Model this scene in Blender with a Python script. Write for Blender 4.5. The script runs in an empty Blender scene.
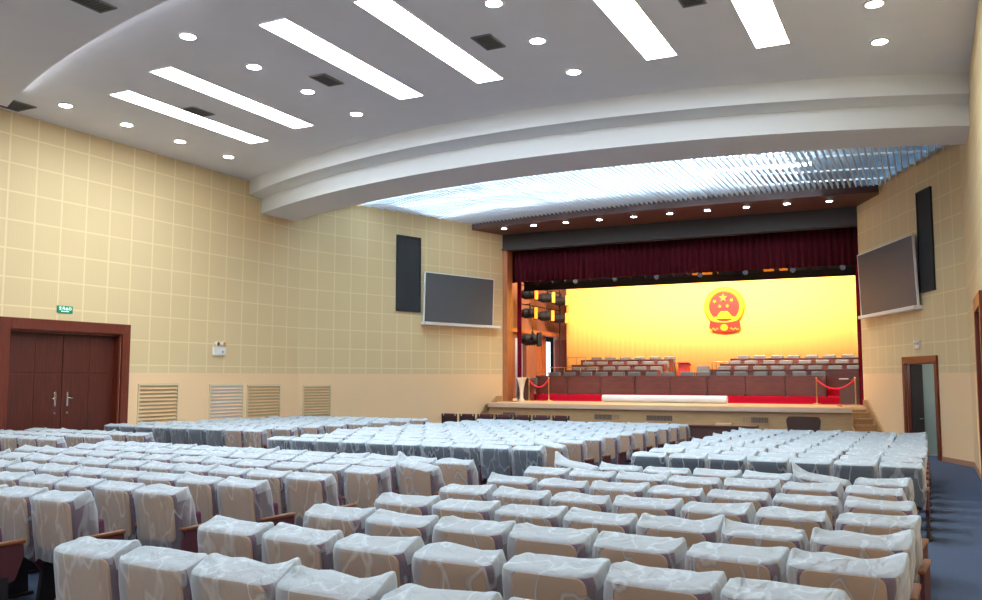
import bpy, bmesh, math, random
from mathutils import Vector, Matrix, noise
random.seed(7)
scene = bpy.context.scene
COL = scene.collection
EYE = 1.855                    # camera height over the floor below it
S = 1.05                       # scale of the hall measured from the camera

def Zr(z): return S*z + EYE    # height measured from eye level -> world height
def P(x, y, z): return Vector((S*x, S*y, Zr(z)))
def floor_z(y):                # gently raked floor, world y
    return -0.0207*y if y <= 13 else -0.0207*13 - 0.0100*(y-13)

# ------------------------------------------------------------------ materials
def srgb(r, g, b):
    f = lambda c: (c/255/12.92) if c/255 <= .04045 else ((c/255+.055)/1.055)**2.4
    return (f(r), f(g), f(b), 1)
def new_mat(name):
    m = bpy.data.materials.new(name); m.use_nodes = True
    return m, m.node_tree, m.node_tree.nodes['Principled BSDF']
def mat(name, col, rough=.6, metal=0, bump=0, bscale=40, vary=0, vscale=6, spec=.5, emit=None, estr=0):
    m, nt, b = new_mat(name)
    b.inputs['Base Color'].default_value = col
    b.inputs['Roughness'].default_value = rough
    b.inputs['Metallic'].default_value = metal
    b.inputs['Specular IOR Level'].default_value = spec
    if vary or bump:
        tc = nt.nodes.new('ShaderNodeTexCoord')
    if vary:
        n = nt.nodes.new('ShaderNodeTexNoise'); n.inputs['Scale'].default_value = vscale; n.inputs['Detail'].default_value = 4
        nt.links.new(tc.outputs['Object'], n.inputs['Vector'])
        mx = nt.nodes.new('ShaderNodeMix'); mx.data_type = 'RGBA'
        lo = [c*(1-vary) for c in col[:3]]+[1]; hi = [min(1, c*(1+vary)) for c in col[:3]]+[1]
        mx.inputs[6].default_value = lo; mx.inputs[7].default_value = hi
        nt.links.new(n.outputs['Fac'], mx.inputs[0]); nt.links.new(mx.outputs[2], b.inputs['Base Color'])
    if bump:
        n2 = nt.nodes.new('ShaderNodeTexNoise'); n2.inputs['Scale'].default_value = bscale; n2.inputs['Detail'].default_value = 5
        nt.links.new(tc.outputs['Object'], n2.inputs['Vector'])
        bp = nt.nodes.new('ShaderNodeBump'); bp.inputs['Strength'].default_value = bump; bp.inputs['Distance'].default_value = .02
        nt.links.new(n2.outputs['Fac'], bp.inputs['Height']); nt.links.new(bp.outputs['Normal'], b.inputs['Normal'])
    if emit:
        b.inputs['Emission Color'].default_value = emit; b.inputs['Emission Strength'].default_value = estr
    return m
def math_node(nt, op, a=None, b=None, c=None):
    n = nt.nodes.new('ShaderNodeMath'); n.operation = op
    for i, v in enumerate((a, b, c)):
        if v is None: continue
        if isinstance(v, (int, float)): n.inputs[i].default_value = v
        else: nt.links.new(v, n.inputs[i])
    return n.outputs[0]
def panel_wall(name, ux, z0, uz, zd, base, seam, dado):
    """acoustic wall panels: object x runs along the wall, object z is world height"""
    m, nt, b = new_mat(name)
    tc = nt.nodes.new('ShaderNodeTexCoord'); sp = nt.nodes.new('ShaderNodeSeparateXYZ')
    nt.links.new(tc.outputs['Object'], sp.inputs[0])
    def seam_mask(v, off, step, w):
        q = math_node(nt, 'FRACT', math_node(nt, 'DIVIDE', math_node(nt, 'SUBTRACT', v, off-50*step), step))
        d = math_node(nt, 'MINIMUM', q, math_node(nt, 'SUBTRACT', 1.0, q))
        return math_node(nt, 'LESS_THAN', d, w/step)
    mk = math_node(nt, 'MAXIMUM', seam_mask(sp.outputs[0], 0, ux, .021), seam_mask(sp.outputs[2], z0, uz, .018))
    up = math_node(nt, 'GREATER_THAN', sp.outputs[2], zd)
    # fine perforation rows inside each panel
    dots = math_node(nt, 'MULTIPLY', seam_mask(sp.outputs[0], 0.02, .064, .016), .32)
    n = nt.nodes.new('ShaderNodeTexNoise'); n.inputs['Scale'].default_value = .9; n.inputs['Detail'].default_value = 3
    nt.links.new(tc.outputs['Object'], n.inputs['Vector'])
    def mix(f, a, c):
        x = nt.nodes.new('ShaderNodeMix'); x.data_type = 'RGBA'
        for i, v in ((6, a), (7, c)):
            if isinstance(v, tuple): x.inputs[i].default_value = v
            else: nt.links.new(v, x.inputs[i])
        nt.links.new(f, x.inputs[0]); return x.outputs[2]
    dk = tuple(c*.86 for c in base[:3])+(1,)
    c0 = mix(math_node(nt, 'MULTIPLY', n.outputs['Fac'], .5), base, dk)
    c1 = mix(dots, c0, tuple(c*.88 for c in base[:3])+(1,))
    c2 = mix(mk, c1, seam)
    c3 = mix(up, dado, c2)
    nt.links.new(c3, b.inputs['Base Color']); b.inputs['Roughness'].default_value = .62
    b.inputs['Specular IOR Level'].default_value = .3
    bp = nt.nodes.new('ShaderNodeBump'); bp.inputs['Strength'].default_value = .25; bp.inputs['Distance'].default_value = .01
    nt.links.new(math_node(nt, 'MULTIPLY', mk, up), bp.inputs['Height']); nt.links.new(bp.outputs['Normal'], b.inputs['Normal'])
    return m
def wood(name, c1, c2, scale=3, rough=.42, axis=2):
    m, nt, b = new_mat(name)
    tc = nt.nodes.new('ShaderNodeTexCoord'); mp = nt.nodes.new('ShaderNodeMapping')
    sc = [9, 9, 9]; sc[axis] = .7; mp.inputs['Scale'].default_value = sc
    nt.links.new(tc.outputs['Object'], mp.inputs[0])
    n = nt.nodes.new('ShaderNodeTexNoise'); n.inputs['Scale'].default_value = scale; n.inputs['Detail'].default_value = 6
    nt.links.new(mp.outputs[0], n.inputs['Vector'])
    r = nt.nodes.new('ShaderNodeValToRGB'); r.color_ramp.elements[0].color = c1; r.color_ramp.elements[1].color = c2
    r.color_ramp.elements[0].position = .3; r.color_ramp.elements[1].position = .72
    nt.links.new(n.outputs['Fac'], r.inputs[0]); nt.links.new(r.outputs[0], b.inputs['Base Color'])
    b.inputs['Roughness'].default_value = rough
    return m
def emission(name, col, strength):
    m = bpy.data.materials.new(name); m.use_nodes = True; nt = m.node_tree
    nt.nodes.remove(nt.nodes['Principled BSDF'])
    e = nt.nodes.new('ShaderNodeEmission'); e.inputs[0].default_value = col; e.inputs[1].default_value = strength
    nt.links.new(e.outputs[0], nt.nodes['Material Output'].inputs[0]); return m
def plastic_film(name, alpha, col, slant=.5, streak=.16):
    m = bpy.data.materials.new(name); m.use_nodes = True; nt = m.node_tree
    nt.nodes.remove(nt.nodes['Principled BSDF']); out = nt.nodes['Material Output']
    tr = nt.nodes.new('ShaderNodeBsdfTransparent')
    df = nt.nodes.new('ShaderNodeBsdfDiffuse'); df.inputs[0].default_value = col
    tl = nt.nodes.new('ShaderNodeBsdfTranslucent'); tl.inputs[0].default_value = col
    gl = nt.nodes.new('ShaderNodeBsdfGlossy'); gl.inputs[1].default_value = .32
    tc = nt.nodes.new('ShaderNodeTexCoord')
    mp = nt.nodes.new('ShaderNodeMapping'); mp.inputs['Scale'].default_value = (1, 1, .35)
    oi = nt.nodes.new('ShaderNodeObjectInfo')
    ad = nt.nodes.new('ShaderNodeVectorMath'); ad.operation = 'ADD'
    nt.links.new(tc.outputs['Object'], ad.inputs[0]); nt.links.new(oi.outputs['Location'], ad.inputs[1])
    nt.links.new(ad.outputs[0], mp.inputs[0])
    n = nt.nodes.new('ShaderNodeTexNoise'); n.inputs['Scale'].default_value = 11; n.inputs['Detail'].default_value = 4
    n.inputs['Distortion'].default_value = .6
    nt.links.new(mp.outputs[0], n.inputs['Vector'])
    bp = nt.nodes.new('ShaderNodeBump'); bp.inputs['Strength'].default_value = .9; bp.inputs['Distance'].default_value = .05
    nt.links.new(n.outputs['Fac'], bp.inputs['Height'])
    for s in (df, tl, gl): nt.links.new(bp.outputs[0], s.inputs['Normal'])
    m1 = nt.nodes.new('ShaderNodeMixShader'); m1.inputs[0].default_value = .30
    nt.links.new(df.outputs[0], m1.inputs[1]); nt.links.new(tl.outputs[0], m1.inputs[2])
    m2 = nt.nodes.new('ShaderNodeMixShader'); m2.inputs[0].default_value = .10
    nt.links.new(m1.outputs[0], m2.inputs[1]); nt.links.new(gl.outputs[0], m2.inputs[2])
    lw = nt.nodes.new('ShaderNodeLayerWeight'); lw.inputs[0].default_value = .5
    # a film seen aslant is looked through at greater length, so it hides more
    fac = math_node(nt, 'ADD', alpha, math_node(nt, 'MULTIPLY', lw.outputs['Facing'], slant))
    cr = nt.nodes.new('ShaderNodeTexNoise'); cr.inputs['Scale'].default_value = 4.2; cr.inputs['Detail'].default_value = 2
    mp2 = nt.nodes.new('ShaderNodeMapping'); mp2.inputs['Scale'].default_value = (1.1, 1, .42); mp2.inputs['Rotation'].default_value = (0, .5, 0)
    nt.links.new(ad.outputs[0], mp2.inputs[0]); nt.links.new(mp2.outputs[0], cr.inputs['Vector'])
    st = nt.nodes.new('ShaderNodeMapRange'); st.inputs[1].default_value = .03; st.inputs[2].default_value = 0
    st.inputs[3].default_value = 0; st.inputs[4].default_value = streak
    nt.links.new(math_node(nt, 'ABSOLUTE', math_node(nt, 'SUBTRACT', cr.outputs['Fac'], .5)), st.inputs[0])
    fac = math_node(nt, 'MINIMUM', math_node(nt, 'ADD', fac, st.outputs[0]), .93)
    m3 = nt.nodes.new('ShaderNodeMixShader'); nt.links.new(fac, m3.inputs[0])
    nt.links.new(tr.outputs[0], m3.inputs[1]); nt.links.new(m2.outputs[0], m3.inputs[2])
    nt.links.new(m3.outputs[0], out.inputs[0]); return m

UX, UZ = .66*S, .62*S
Z_SEAM, Z_DADO = Zr(4.64), Zr(.11)
WB, WS, WD = srgb(226, 200, 152), srgb(234, 212, 164), srgb(242, 206, 160)
M = dict(
    wall=panel_wall('acoustic_panels', UX, Z_SEAM, UZ, Z_DADO, WB, WS, WD),
    ceiling=mat('ceiling_paint', srgb(236, 236, 240), .8, vary=.03, vscale=2),
    beam=mat('beam_paint', srgb(230, 233, 236), .75),
    carpet=mat('blue_grey_carpet', srgb(76, 88, 110), .95, bump=.3, bscale=150, vary=.14, vscale=22, spec=.1),
    skirting=mat('skirting', srgb(168, 120, 92), .5),
    door_wood=wood('dark_red_wood', srgb(66, 22, 14), srgb(92, 34, 20)),
    frame_wood=wood('red_brown_wood', srgb(88, 32, 18), srgb(116, 46, 26)),
    orange_wood=wood('orange_wood', srgb(150, 86, 50), srgb(178, 108, 66)),
    stage_wood=wood('pale_stage_wood', srgb(160, 122, 82), srgb(178, 140, 98), axis=0),
    stage_floor=wood('stage_boards', srgb(226, 186, 132), srgb(238, 204, 156), axis=0, rough=.3),
    table_wood=wood('table_wood', srgb(82, 38, 30), srgb(104, 50, 38), axis=0),
    red_carpet=mat('red_carpet', srgb(172, 18, 42), .95, bump=.3, bscale=120, vary=.1, spec=.1),
    velvet=mat('dark_red_velvet', srgb(70, 14, 26), .9, spec=.1),
    velvet2=mat('red_velvet', srgb(122, 14, 34), .9, spec=.1),
    cyc=mat('backdrop_cloth', srgb(250, 212, 118), .9, spec=.05),
    black=mat('matt_black', srgb(22, 22, 24), .7),
    black_cloth=mat('speaker_cloth', srgb(30, 31, 33), .85, bump=.4, bscale=300),
    darkbrown=mat('dark_brown_panel', srgb(80, 50, 44), .55),
    header=mat('header_panel', srgb(54, 43, 41), .6),
    screen=mat('screen_grey', srgb(72, 76, 79), .6, bump=.15, bscale=200, vary=.05, vscale=60),
    white=mat('white_paint', srgb(236, 232, 226), .5),
    louver=mat('cream_louver', srgb(214, 196, 156), .5),
    vent=mat('vent_grey', srgb(128, 126, 124), .6),
    vent_dark=mat('vent_dark', srgb(96, 96, 98), .7),
    chrome=mat('chrome', srgb(210, 210, 212), .25, 1),
    brass=mat('brass', srgb(206, 170, 110), .3, 1),
    gold=mat('gold_paint', srgb(244, 164, 22), .4, .1),
    red=mat('emblem_red', srgb(226, 34, 26), .45),
    redrope=mat('red_rope', srgb(214, 26, 46), .8),
    lectern=mat('red_lectern', srgb(216, 62, 34), .5),
    tan=mat('seat_back_board', srgb(196, 156, 118), .45, vary=.05, vscale=8),
    seatfab=mat('plum_seat_fabric', srgb(96, 58, 84), .9, bump=.2, bscale=200, spec=.2),
    navyfab=mat('slate_blue_fabric', srgb(56, 68, 84), .85, bump=.2, bscale=200, spec=.2),
    armred=mat('maroon_arm_panel', srgb(82, 34, 46), .7),
    armwood=wood('arm_wood', srgb(116, 64, 36), srgb(146, 88, 52), axis=1),
    armtan=mat('tan_arm_edge', srgb(206, 168, 130), .5),
    seatleg=mat('seat_pedestal', srgb(34, 28, 32), .5),
    film=plastic_film('clear_plastic_film', .17, srgb(232, 238, 243), .5, .26),
    film_top=plastic_film('doubled_plastic_film', .52, srgb(218, 231, 239), .3, .2),
    chair_teal=mat('dark_green_leather', srgb(92, 92, 88), .3),
    chair_brown=mat('dark_brown_leather', srgb(62, 38, 30), .45),
    gel=mat('amber_gel', srgb(255, 160, 40), .4, emit=srgb(255, 150, 30), estr=.5),
    lamp=emission('lamp_white', (.85, .93, 1.0, 1), 60),
    strip=emission('panel_light', (.80, .91, 1.0, 1), 31.5),
    strip2=emission('added_rear_light', (.80, .91, 1.0, 1), 13),  # glow of the strips added out of view
    tube=emission('tube_light', (.70, .88, 1.0, 1), 200),
    plenum=mat('plenum_paint', srgb(190, 204, 216), .8),
    fin=mat('fin_paint', srgb(214, 222, 228), .6),
    green=mat('exit_green', srgb(10, 110, 80), .4, emit=srgb(10, 120, 84), estr=.5),
    exitwhite=mat('exit_white', srgb(230, 255, 240), .4, emit=srgb(220, 255, 240), estr=1.0),
    daylight=emission('daylight_pane', (.9, .95, 1, 1), 2.2),
    corridor=mat('corridor_wall', srgb(150, 160, 152), .8),
    dark_corridor=mat('corridor_dark', srgb(46, 36, 32), .8),
    paper=mat('paper_white', srgb(240, 236, 226), .7),
    roll=mat('white_roll', srgb(206, 205, 208), .6),
    fluted=mat('pale_pedestal', srgb(232, 214, 188), .4),
)
# ------------------------------------------------------------------ mesh helpers
def obj(name, bm, m, parent=None, smooth=False, loc=None, rz=None):
    me = bpy.data.meshes.new(name)
    bmesh.ops.recalc_face_normals(bm, faces=bm.faces)
    bm.to_mesh(me); bm.free()
    for x in (m if isinstance(m, (list, tuple)) else [m]): me.materials.append(x)
    if smooth:
        for p in me.polygons: p.use_smooth = True
    o = bpy.data.objects.new(name, me); COL.objects.link(o)
    if parent: o.parent = parent
    if loc is not None: o.location = loc
    if rz is not None: o.rotation_euler = (0, 0, rz)
    return o
def tag(o, label, cat, group=None):
    o['label'] = label; o['category'] = cat
    if group: o['group'] = group
    return o
def thing(name, label, cat, loc=(0, 0, 0), rz=0, group=None):
    o = bpy.data.objects.new(name, None); COL.objects.link(o)
    o.empty_display_size = .2
    o.location = loc; o.rotation_euler = (0, 0, rz); return tag(o, label, cat, group)
def struct(name, bm, m, parent=None, loc=None, rz=None, smooth=False):
    o = obj(name, bm, m, parent, smooth, loc, rz)
    if not parent: o['kind'] = 'structure'
    return o
def dup(root, loc, rz=None, label=None, group=None):
    r = root.copy(); COL.objects.link(r); r.location = loc
    if rz is not None: r.rotation_euler = (0, 0, rz)
    if label: r['label'] = label
    if group: r['group'] = group
    for ch in KIDS[root.name]:
        c = ch.copy(); COL.objects.link(c); c.parent = r
        for g in KIDS.get(ch.name, ()):
            d = g.copy(); COL.objects.link(d); d.parent = c
    return r
KIDS = {}
def remember(root):
    """children lists of a finished prototype, read once so copying stays quick"""
    for o in bpy.data.objects:
        if o.parent is root: KIDS.setdefault(root.name, []).append(o)
    for ch in list(KIDS.get(root.name, ())):
        for o in bpy.data.objects:
            if o.parent is ch: KIDS.setdefault(ch.name, []).append(o)
def box(bm, c, s, bevel=0, rot=None, seg=2):
    r = bmesh.ops.create_cube(bm, size=1)
    vs = r['verts']; bmesh.ops.scale(bm, vec=Vector(s), verts=vs)
    if bevel:
        es = list({e for v in vs for e in v.link_edges})
        q = bmesh.ops.bevel(bm, geom=es, offset=bevel, segments=seg, affect='EDGES', profile=.6)
        vs = list({v for f in q['faces'] for v in f.verts} | {v for v in vs if v.is_valid})
    mt = Matrix.Translation(Vector(c))
    if rot is not None: mt = mt @ rot
    bmesh.ops.transform(bm, matrix=mt, verts=vs)
    return vs
def rx(a): return Matrix.Rotation(a, 4, 'X')
def ry(a): return Matrix.Rotation(a, 4, 'Y')
def rzm(a): return Matrix.Rotation(a, 4, 'Z')
def rod(bm, a, b, r, n=8, r2=None):
    a, b = Vector(a), Vector(b); d = b-a
    q = bmesh.ops.create_cone(bm, cap_ends=True, segments=n, radius1=r, radius2=r if r2 is None else r2, depth=d.length)
    bmesh.ops.transform(bm, matrix=Matrix.Translation((a+b)/2) @ d.to_track_quat('Z', 'Y').to_matrix().to_4x4(), verts=q['verts'])
def prism(bm, pts, vec):
    a = [bm.verts.new(p) for p in pts]; b = [bm.verts.new(Vector(p)+Vector(vec)) for p in pts]
    n = len(pts)
    bm.faces.new(a); bm.faces.new(b[::-1])
    for i in range(n): bm.faces.new((a[i], a[(i+1) % n], b[(i+1) % n], b[i]))
def lathe(bm, prof, n=20):
    rings = []
    for r, z in prof:
        rings.append([bm.verts.new((r*math.cos(2*math.pi*i/n), r*math.sin(2*math.pi*i/n), z)) for i in range(n)])
    for a, b in zip(rings, rings[1:]):
        for i in range(n): bm.faces.new((a[i], a[(i+1) % n], b[(i+1) % n], b[i]))
    bm.faces.new(rings[0][::-1]); bm.faces.new(rings[-1])
def tube(bm, pts, r, n=8):
    pts = [Vector(p) for p in pts]; rings = []
    for i, p in enumerate(pts):
        t = (pts[min(i+1, len(pts)-1)]-pts[max(i-1, 0)]).normalized()
        q = t.to_track_quat('Z', 'Y').to_matrix()
        rings.append([bm.verts.new(p+q @ Vector((r*math.cos(2*math.pi*k/n), r*math.sin(2*math.pi*k/n), 0))) for k in range(n)])
    for a, b in zip(rings, rings[1:]):
        for i in range(n): bm.faces.new((a[i], a[(i+1) % n], b[(i+1) % n], b[i]))
    bm.faces.new(rings[0][::-1]); bm.faces.new(rings[-1])
def quad(bm, *ps): bm.faces.new([bm.verts.new(p) for p in ps])
def B(): return bmesh.new()
def rounded_rect(w, h, r, n=4, cx=0, cz=0):
    out = []
    for (sx, sz, a0) in ((1, 1, 0), (-1, 1, 90), (-1, -1, 180), (1, -1, 270)):
        for k in range(n+1):
            a = math.radians(a0+90*k/n)
            out.append((cx+sx*(w/2-r)+r*math.cos(a), cz+sz*(h/2-r)+r*math.sin(a)))
    return out
# ------------------------------------------------------------------ room shell
XL, XR, XC = -17.6, .92, -8.33
YB, D = -7.0, 30.5                       # back wall, proscenium plane
CEIL, SOF = 5.75, 5.58
AL, BL = (-17.6, 21.7), (-14.75, 30.5)   # front left wall, plan ends
AR, BR = (.92, 23.9), (-1.86, 30.5)
inL = lambda y: AL[0]+(y-AL[1])/(BL[1]-AL[1])*(BL[0]-AL[0])
inR = lambda y: AR[0]+(y-AR[1])/(BR[1]-AR[1])*(BR[0]-AR[0])
def arc(x, y0, R): return y0 + R - math.sqrt(max(0, R*R-(x-XC)**2))
TOPZ = 6.9
# floor
bm = B()
ys = [YB*S, 0, 13, (D-1.2)*S]
prev = None
for y in ys:
    z = floor_z(y)
    cur = [bm.verts.new((XL*S-.3, y, z)), bm.verts.new((XR*S+.3, y, z)), bm.verts.new((XR*S+.3, y, z-.3)), bm.verts.new((XL*S-.3, y, z-.3))]
    if prev:
        for i in range(4): bm.faces.new((prev[i], prev[(i+1) % 4], cur[(i+1) % 4], cur[i]))
    else: bm.faces.new(cur)
    prev = cur
bm.faces.new(prev[::-1])
struct('floor', bm, M['carpet'])
def wall(name, A, Bp, z0, z1, holes=(), out=.25, m='wall', off=0):
    """wall slab; local x runs A->B, local z is world height; holes = (x0,x1,z0,z1)"""
    A2, B2 = Vector((A[0]*S, A[1]*S, 0)), Vector((Bp[0]*S, Bp[1]*S, 0))
    d = B2-A2; L = d.length; ang = math.atan2(d.y, d.x)
    xs = sorted({0, L, *[h[0] for h in holes], *[h[1] for h in holes]})
    zs = sorted({z0, z1, *[h[2] for h in holes], *[h[3] for h in holes]})
    bm = B()
    for xa, xb in zip(xs, xs[1:]):
        for za, zb in zip(zs, zs[1:]):
            if any(h[0] <= (xa+xb)/2 <= h[1] and h[2] <= (za+zb)/2 <= h[3] for h in holes): continue
            box(bm, ((xa+xb)/2, out/2, (za+zb)/2), (xb-xa, abs(out), zb-za))
    bmesh.ops.remove_doubles(bm, verts=bm.verts, dist=1e-4)
    return struct(name, bm, M[m], loc=A2, rz=ang), ang, L
FB = -.75
# left side wall with the double door; its interior face is x = XL
DY0, DY1, DZ1 = 12.05, 14.97, 1.04
yA = 11.88 - .66*28
LH = ((DY0-yA)*S, (DY1-yA)*S, FB, Zr(DZ1))
WL, aL, lenL = wall('wall_left', (XL, yA), AL, FB, Zr(TOPZ), [LH])
# front left wall (splayed)
WFL, aFL, lFL = wall('wall_front_left', AL, BL, FB, Zr(TOPZ))
# front right wall with the doorway; interior side is to the left of B->A
def on_right(sv, n=0, z=0):
    """sv metres from BR towards AR along the front right wall, n metres into the hall"""
    d = Vector(((AR[0]-BR[0])*S, (AR[1]-BR[1])*S, 0)); L = d.length; d /= L
    nn = Vector((d.y, -d.x, 0))
    return Vector((BR[0]*S, BR[1]*S, 0)) + d*sv + nn*n + Vector((0, 0, z))
def on_left(sv, n=0, z=0):
    d = Vector(((BL[0]-AL[0])*S, (BL[1]-AL[1])*S, 0)); L = d.length; d /= L
    nn = Vector((d.y, -d.x, 0))
    return Vector((AL[0]*S, AL[1]*S, 0)) + d*sv + nn*n + Vector((0, 0, z))
aR = math.atan2(AR[1]-BR[1], AR[0]-BR[0])
def s_right(x, y): return (Vector(((x-BR[0])*S, (y-BR[1])*S)) @ Vector((math.cos(aR), math.sin(aR))))
def s_left(x, y): return (Vector(((x-AL[0])*S, (y-AL[1])*S)) @ Vector((math.cos(aFL), math.sin(aFL))))
RD0, RD1, RDZ = s_right(-.54, 27.37), s_right(.205, 25.6), Zr(.39)
WFR, _, lFR = wall('wall_front_right', BR, AR, FB, Zr(TOPZ), [(RD0, RD1, FB, RDZ)], out=.1)
# right side wall, with a door close to the camera
RW0, RW1, RWZ = 17.2, 19.0, 1.25
WR, _, lR = wall('wall_right', AR, (XR, YB), FB, Zr(TOPZ), [((AR[1]-RW1)*S, (AR[1]-RW0)*S, FB, Zr(RWZ))])
wall('wall_back', (XR, YB), (XL, YB), FB, Zr(TOPZ))
# skirtings
def skirt(name, A, Bp, gaps=()):
    A2, B2 = Vector((A[0]*S, A[1]*S, 0)), Vector((Bp[0]*S, Bp[1]*S, 0)); d = B2-A2; L = d.length; u = d/L; n = Vector((u.y, -u.x, 0))
    xs = [0]; 
    for g in gaps: xs += [g[0], g[1]]
    xs.append(L); bm = B()
    for xa, xb in zip(xs[::2], xs[1::2]):
        k = max(1, int((xb-xa)/2))
        for i in range(k):
            p, q = A2+u*(xa+(xb-xa)*i/k), A2+u*(xa+(xb-xa)*(i+1)/k)
            zp, zq = floor_z(p.y), floor_z(q.y)
            prism(bm, [p+n*.002+Vector((0, 0, zp)), q+n*.002+Vector((0, 0, zq)), q+n*.002+Vector((0, 0, zq+.13)), p+n*.002+Vector((0, 0, zp+.13))], n*.02)
    struct(name, bm, M['skirting'])
skirt('baseboard_left', (XL, 2), AL, [((DY0-.32-2)*S, (DY1+.32-2)*S)])
skirt('baseboard_front_left', AL, (inL(28.0), 28.0))
skirt('baseboard_front_right', (inR(29.0), 29.0), AR, [(RD0-.15-s_right(inR(29.0), 29.0), RD1+.15-s_right(inR(29.0), 29.0))])
skirt('baseboard_right', AR, (XR, 2), [((AR[1]-RW1-.2)*S, (AR[1]-RW0+.2)*S)])
# ceiling: main slab ending at the curved beam
N = 48
def strip_surface(bm, xs, fa, za, fb, zb):
    va = [bm.verts.new(P(x, fa(x), za)) for x in xs]; vb = [bm.verts.new(P(x, fb(x), zb)) for x in xs]
    for i in range(len(xs)-1): bm.faces.new((va[i], va[i+1], vb[i+1], vb[i]))
def arc_solid(bm, xs, prof):
    """closed section prof = [(fn(x)->y, z)...] swept over xs"""
    rings = [[bm.verts.new(P(x, f(x), z)) for f, z in prof] for x in xs]
    n = len(prof)
    for a, b in zip(rings, rings[1:]):
        for i in range(n): bm.faces.new((a[i], a[(i+1) % n], b[(i+1) % n], b[i]))
    bm.faces.new(rings[0]); bm.faces.new(rings[-1][::-1])
xs = [XL-.05+(XR-XL+.1)*i/N for i in range(N+1)]
skew = lambda x, k=.05: -k*(x-XC)
A1 = lambda x: arc(x, 16.75, 21.5)+skew(x)
A2 = lambda x: arc(x, 17.35, 22.0)+skew(x)
A3 = lambda x: arc(x, 19.05, 23.5)+skew(x, .045)
SF = lambda x: arc(x, 8.75, 30)+skew(x, .15)
bm = B(); arc_solid(bm, xs, [(lambda x: YB-.1, CEIL), (lambda x: A1(x)+.15, CEIL), (lambda x: A1(x)+.15, CEIL+.25), (lambda x: YB-.1, CEIL+.25)])
struct('ceiling', bm, M['ceiling'])
bm = B(); arc_solid(bm, xs, [(A1, CEIL+.25), (A1, 5.34), (A2, 5.30), (A2, 4.86), (A3, 4.88), (A3, 6.55), (lambda x: A3(x)-.3, 6.55), (lambda x: A3(x)-.3, CEIL+.25)])
struct('trim_1', bm, M['beam'])
# lower ceiling over the rear of the hall with a curved, cove lit edge
xs2 = [XL+.75+(XR-XL-.75)*i/N for i in range(N+1)]
bm = B(); arc_solid(bm, xs2, [(lambda x: YB-.1, SOF), (SF, SOF), (SF, SOF+.06), (lambda x: SF(x)-.25, SOF+.07), (lambda x: SF(x)-.25, CEIL-.004), (lambda x: YB-.1, CEIL-.004)])
struct('ceiling_rear', bm, M['ceiling'])
bm = B(); arc_solid(bm, xs2[2:-1], [(lambda x: SF(x)-.20, SOF+.072), (lambda x: SF(x)-.14, SOF+.072), (lambda x: SF(x)-.14, SOF+.10), (lambda x: SF(x)-.20, SOF+.10)])
tag(obj('cove_light', bm, emission('cove_glow', (.93, .96, 1, 1), 22)), 'hidden strip light glowing along the curved edge of the rear ceiling', 'light')
# light box in front of the stage
FA = lambda x: arc(x, 28.05, 42)+skew(x, .04)
bm = B(); arc_solid(bm, xs, [(lambda x: A3(x)-.31, 6.56), (lambda x: D+.6, 6.56), (lambda x: D+.6, 6.7), (lambda x: A3(x)-.31, 6.7)])
struct('ceiling_light_box', bm, M['plenum'])
dark_sheet = mat('light_box_dark_sheet', srgb(84, 100, 116), .8)  # dark sheets added so the lit wall above the slats looks dark
for nm, C0_, C1_, f in (('left', AL, BL, 1), ('right', BR, AR, 1)):
    A_, B_ = Vector((C0_[0]*S, C0_[1]*S, 0)), Vector((C1_[0]*S, C1_[1]*S, 0)); u = (B_-A_).normalized(); n_ = Vector((u.y, -u.x, 0))
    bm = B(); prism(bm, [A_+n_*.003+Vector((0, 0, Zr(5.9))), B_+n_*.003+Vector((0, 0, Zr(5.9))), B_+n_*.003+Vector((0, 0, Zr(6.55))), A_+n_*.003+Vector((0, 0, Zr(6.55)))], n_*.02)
    struct('wall_dark_sheet_'+nm, bm, dark_sheet)
bm = B()
k = 0; x = XL+.2
while x < XR-.1:
    y0 = A3(x)+.01; y1 = FA(x)-.01
    # stop fins at the slanting side walls
    if x < BL[0]: y1 = min(y1, AL[1]+(x-AL[0])/(BL[0]-AL[0])*(BL[1]-AL[1])-.03)
    if x > BR[0]: y1 = min(y1, AR[1]+(AR[0]-x)/(AR[0]-BR[0])*(BR[1]-AR[1])-.03)
    if y1 > y0:
        p = P(x, (y0+y1)/2, 5.83); box(bm, p, (.035, (y1-y0)*S, .14))
    x += .165
for yy in (20.4, 22.2, 24.0, 25.8, 27.2):
    pts = [x for x in xs if x > XL+.3 and x < XR-.3]
    pts = [x for x in pts if not (x < BL[0] and FA(x) and arc(x, yy, 30) > AL[1]+(x-AL[0])/(BL[0]-AL[0])*(BL[1]-AL[1])-.1) and not (x > BR[0] and arc(x, yy, 30) > AR[1]+(AR[0]-x)/(AR[0]-BR[0])*(BR[1]-AR[1])-.1)]
    arc_solid(bm, pts, [(lambda x: arc(x, yy, 30)-.02, 5.905), (lambda x: arc(x, yy, 30)+.02, 5.905), (lambda x: arc(x, yy, 30)+.02, 5.95), (lambda x: arc(x, yy, 30)-.02, 5.95)])
struct('ceiling_slats', bm, M['fin'])
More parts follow.
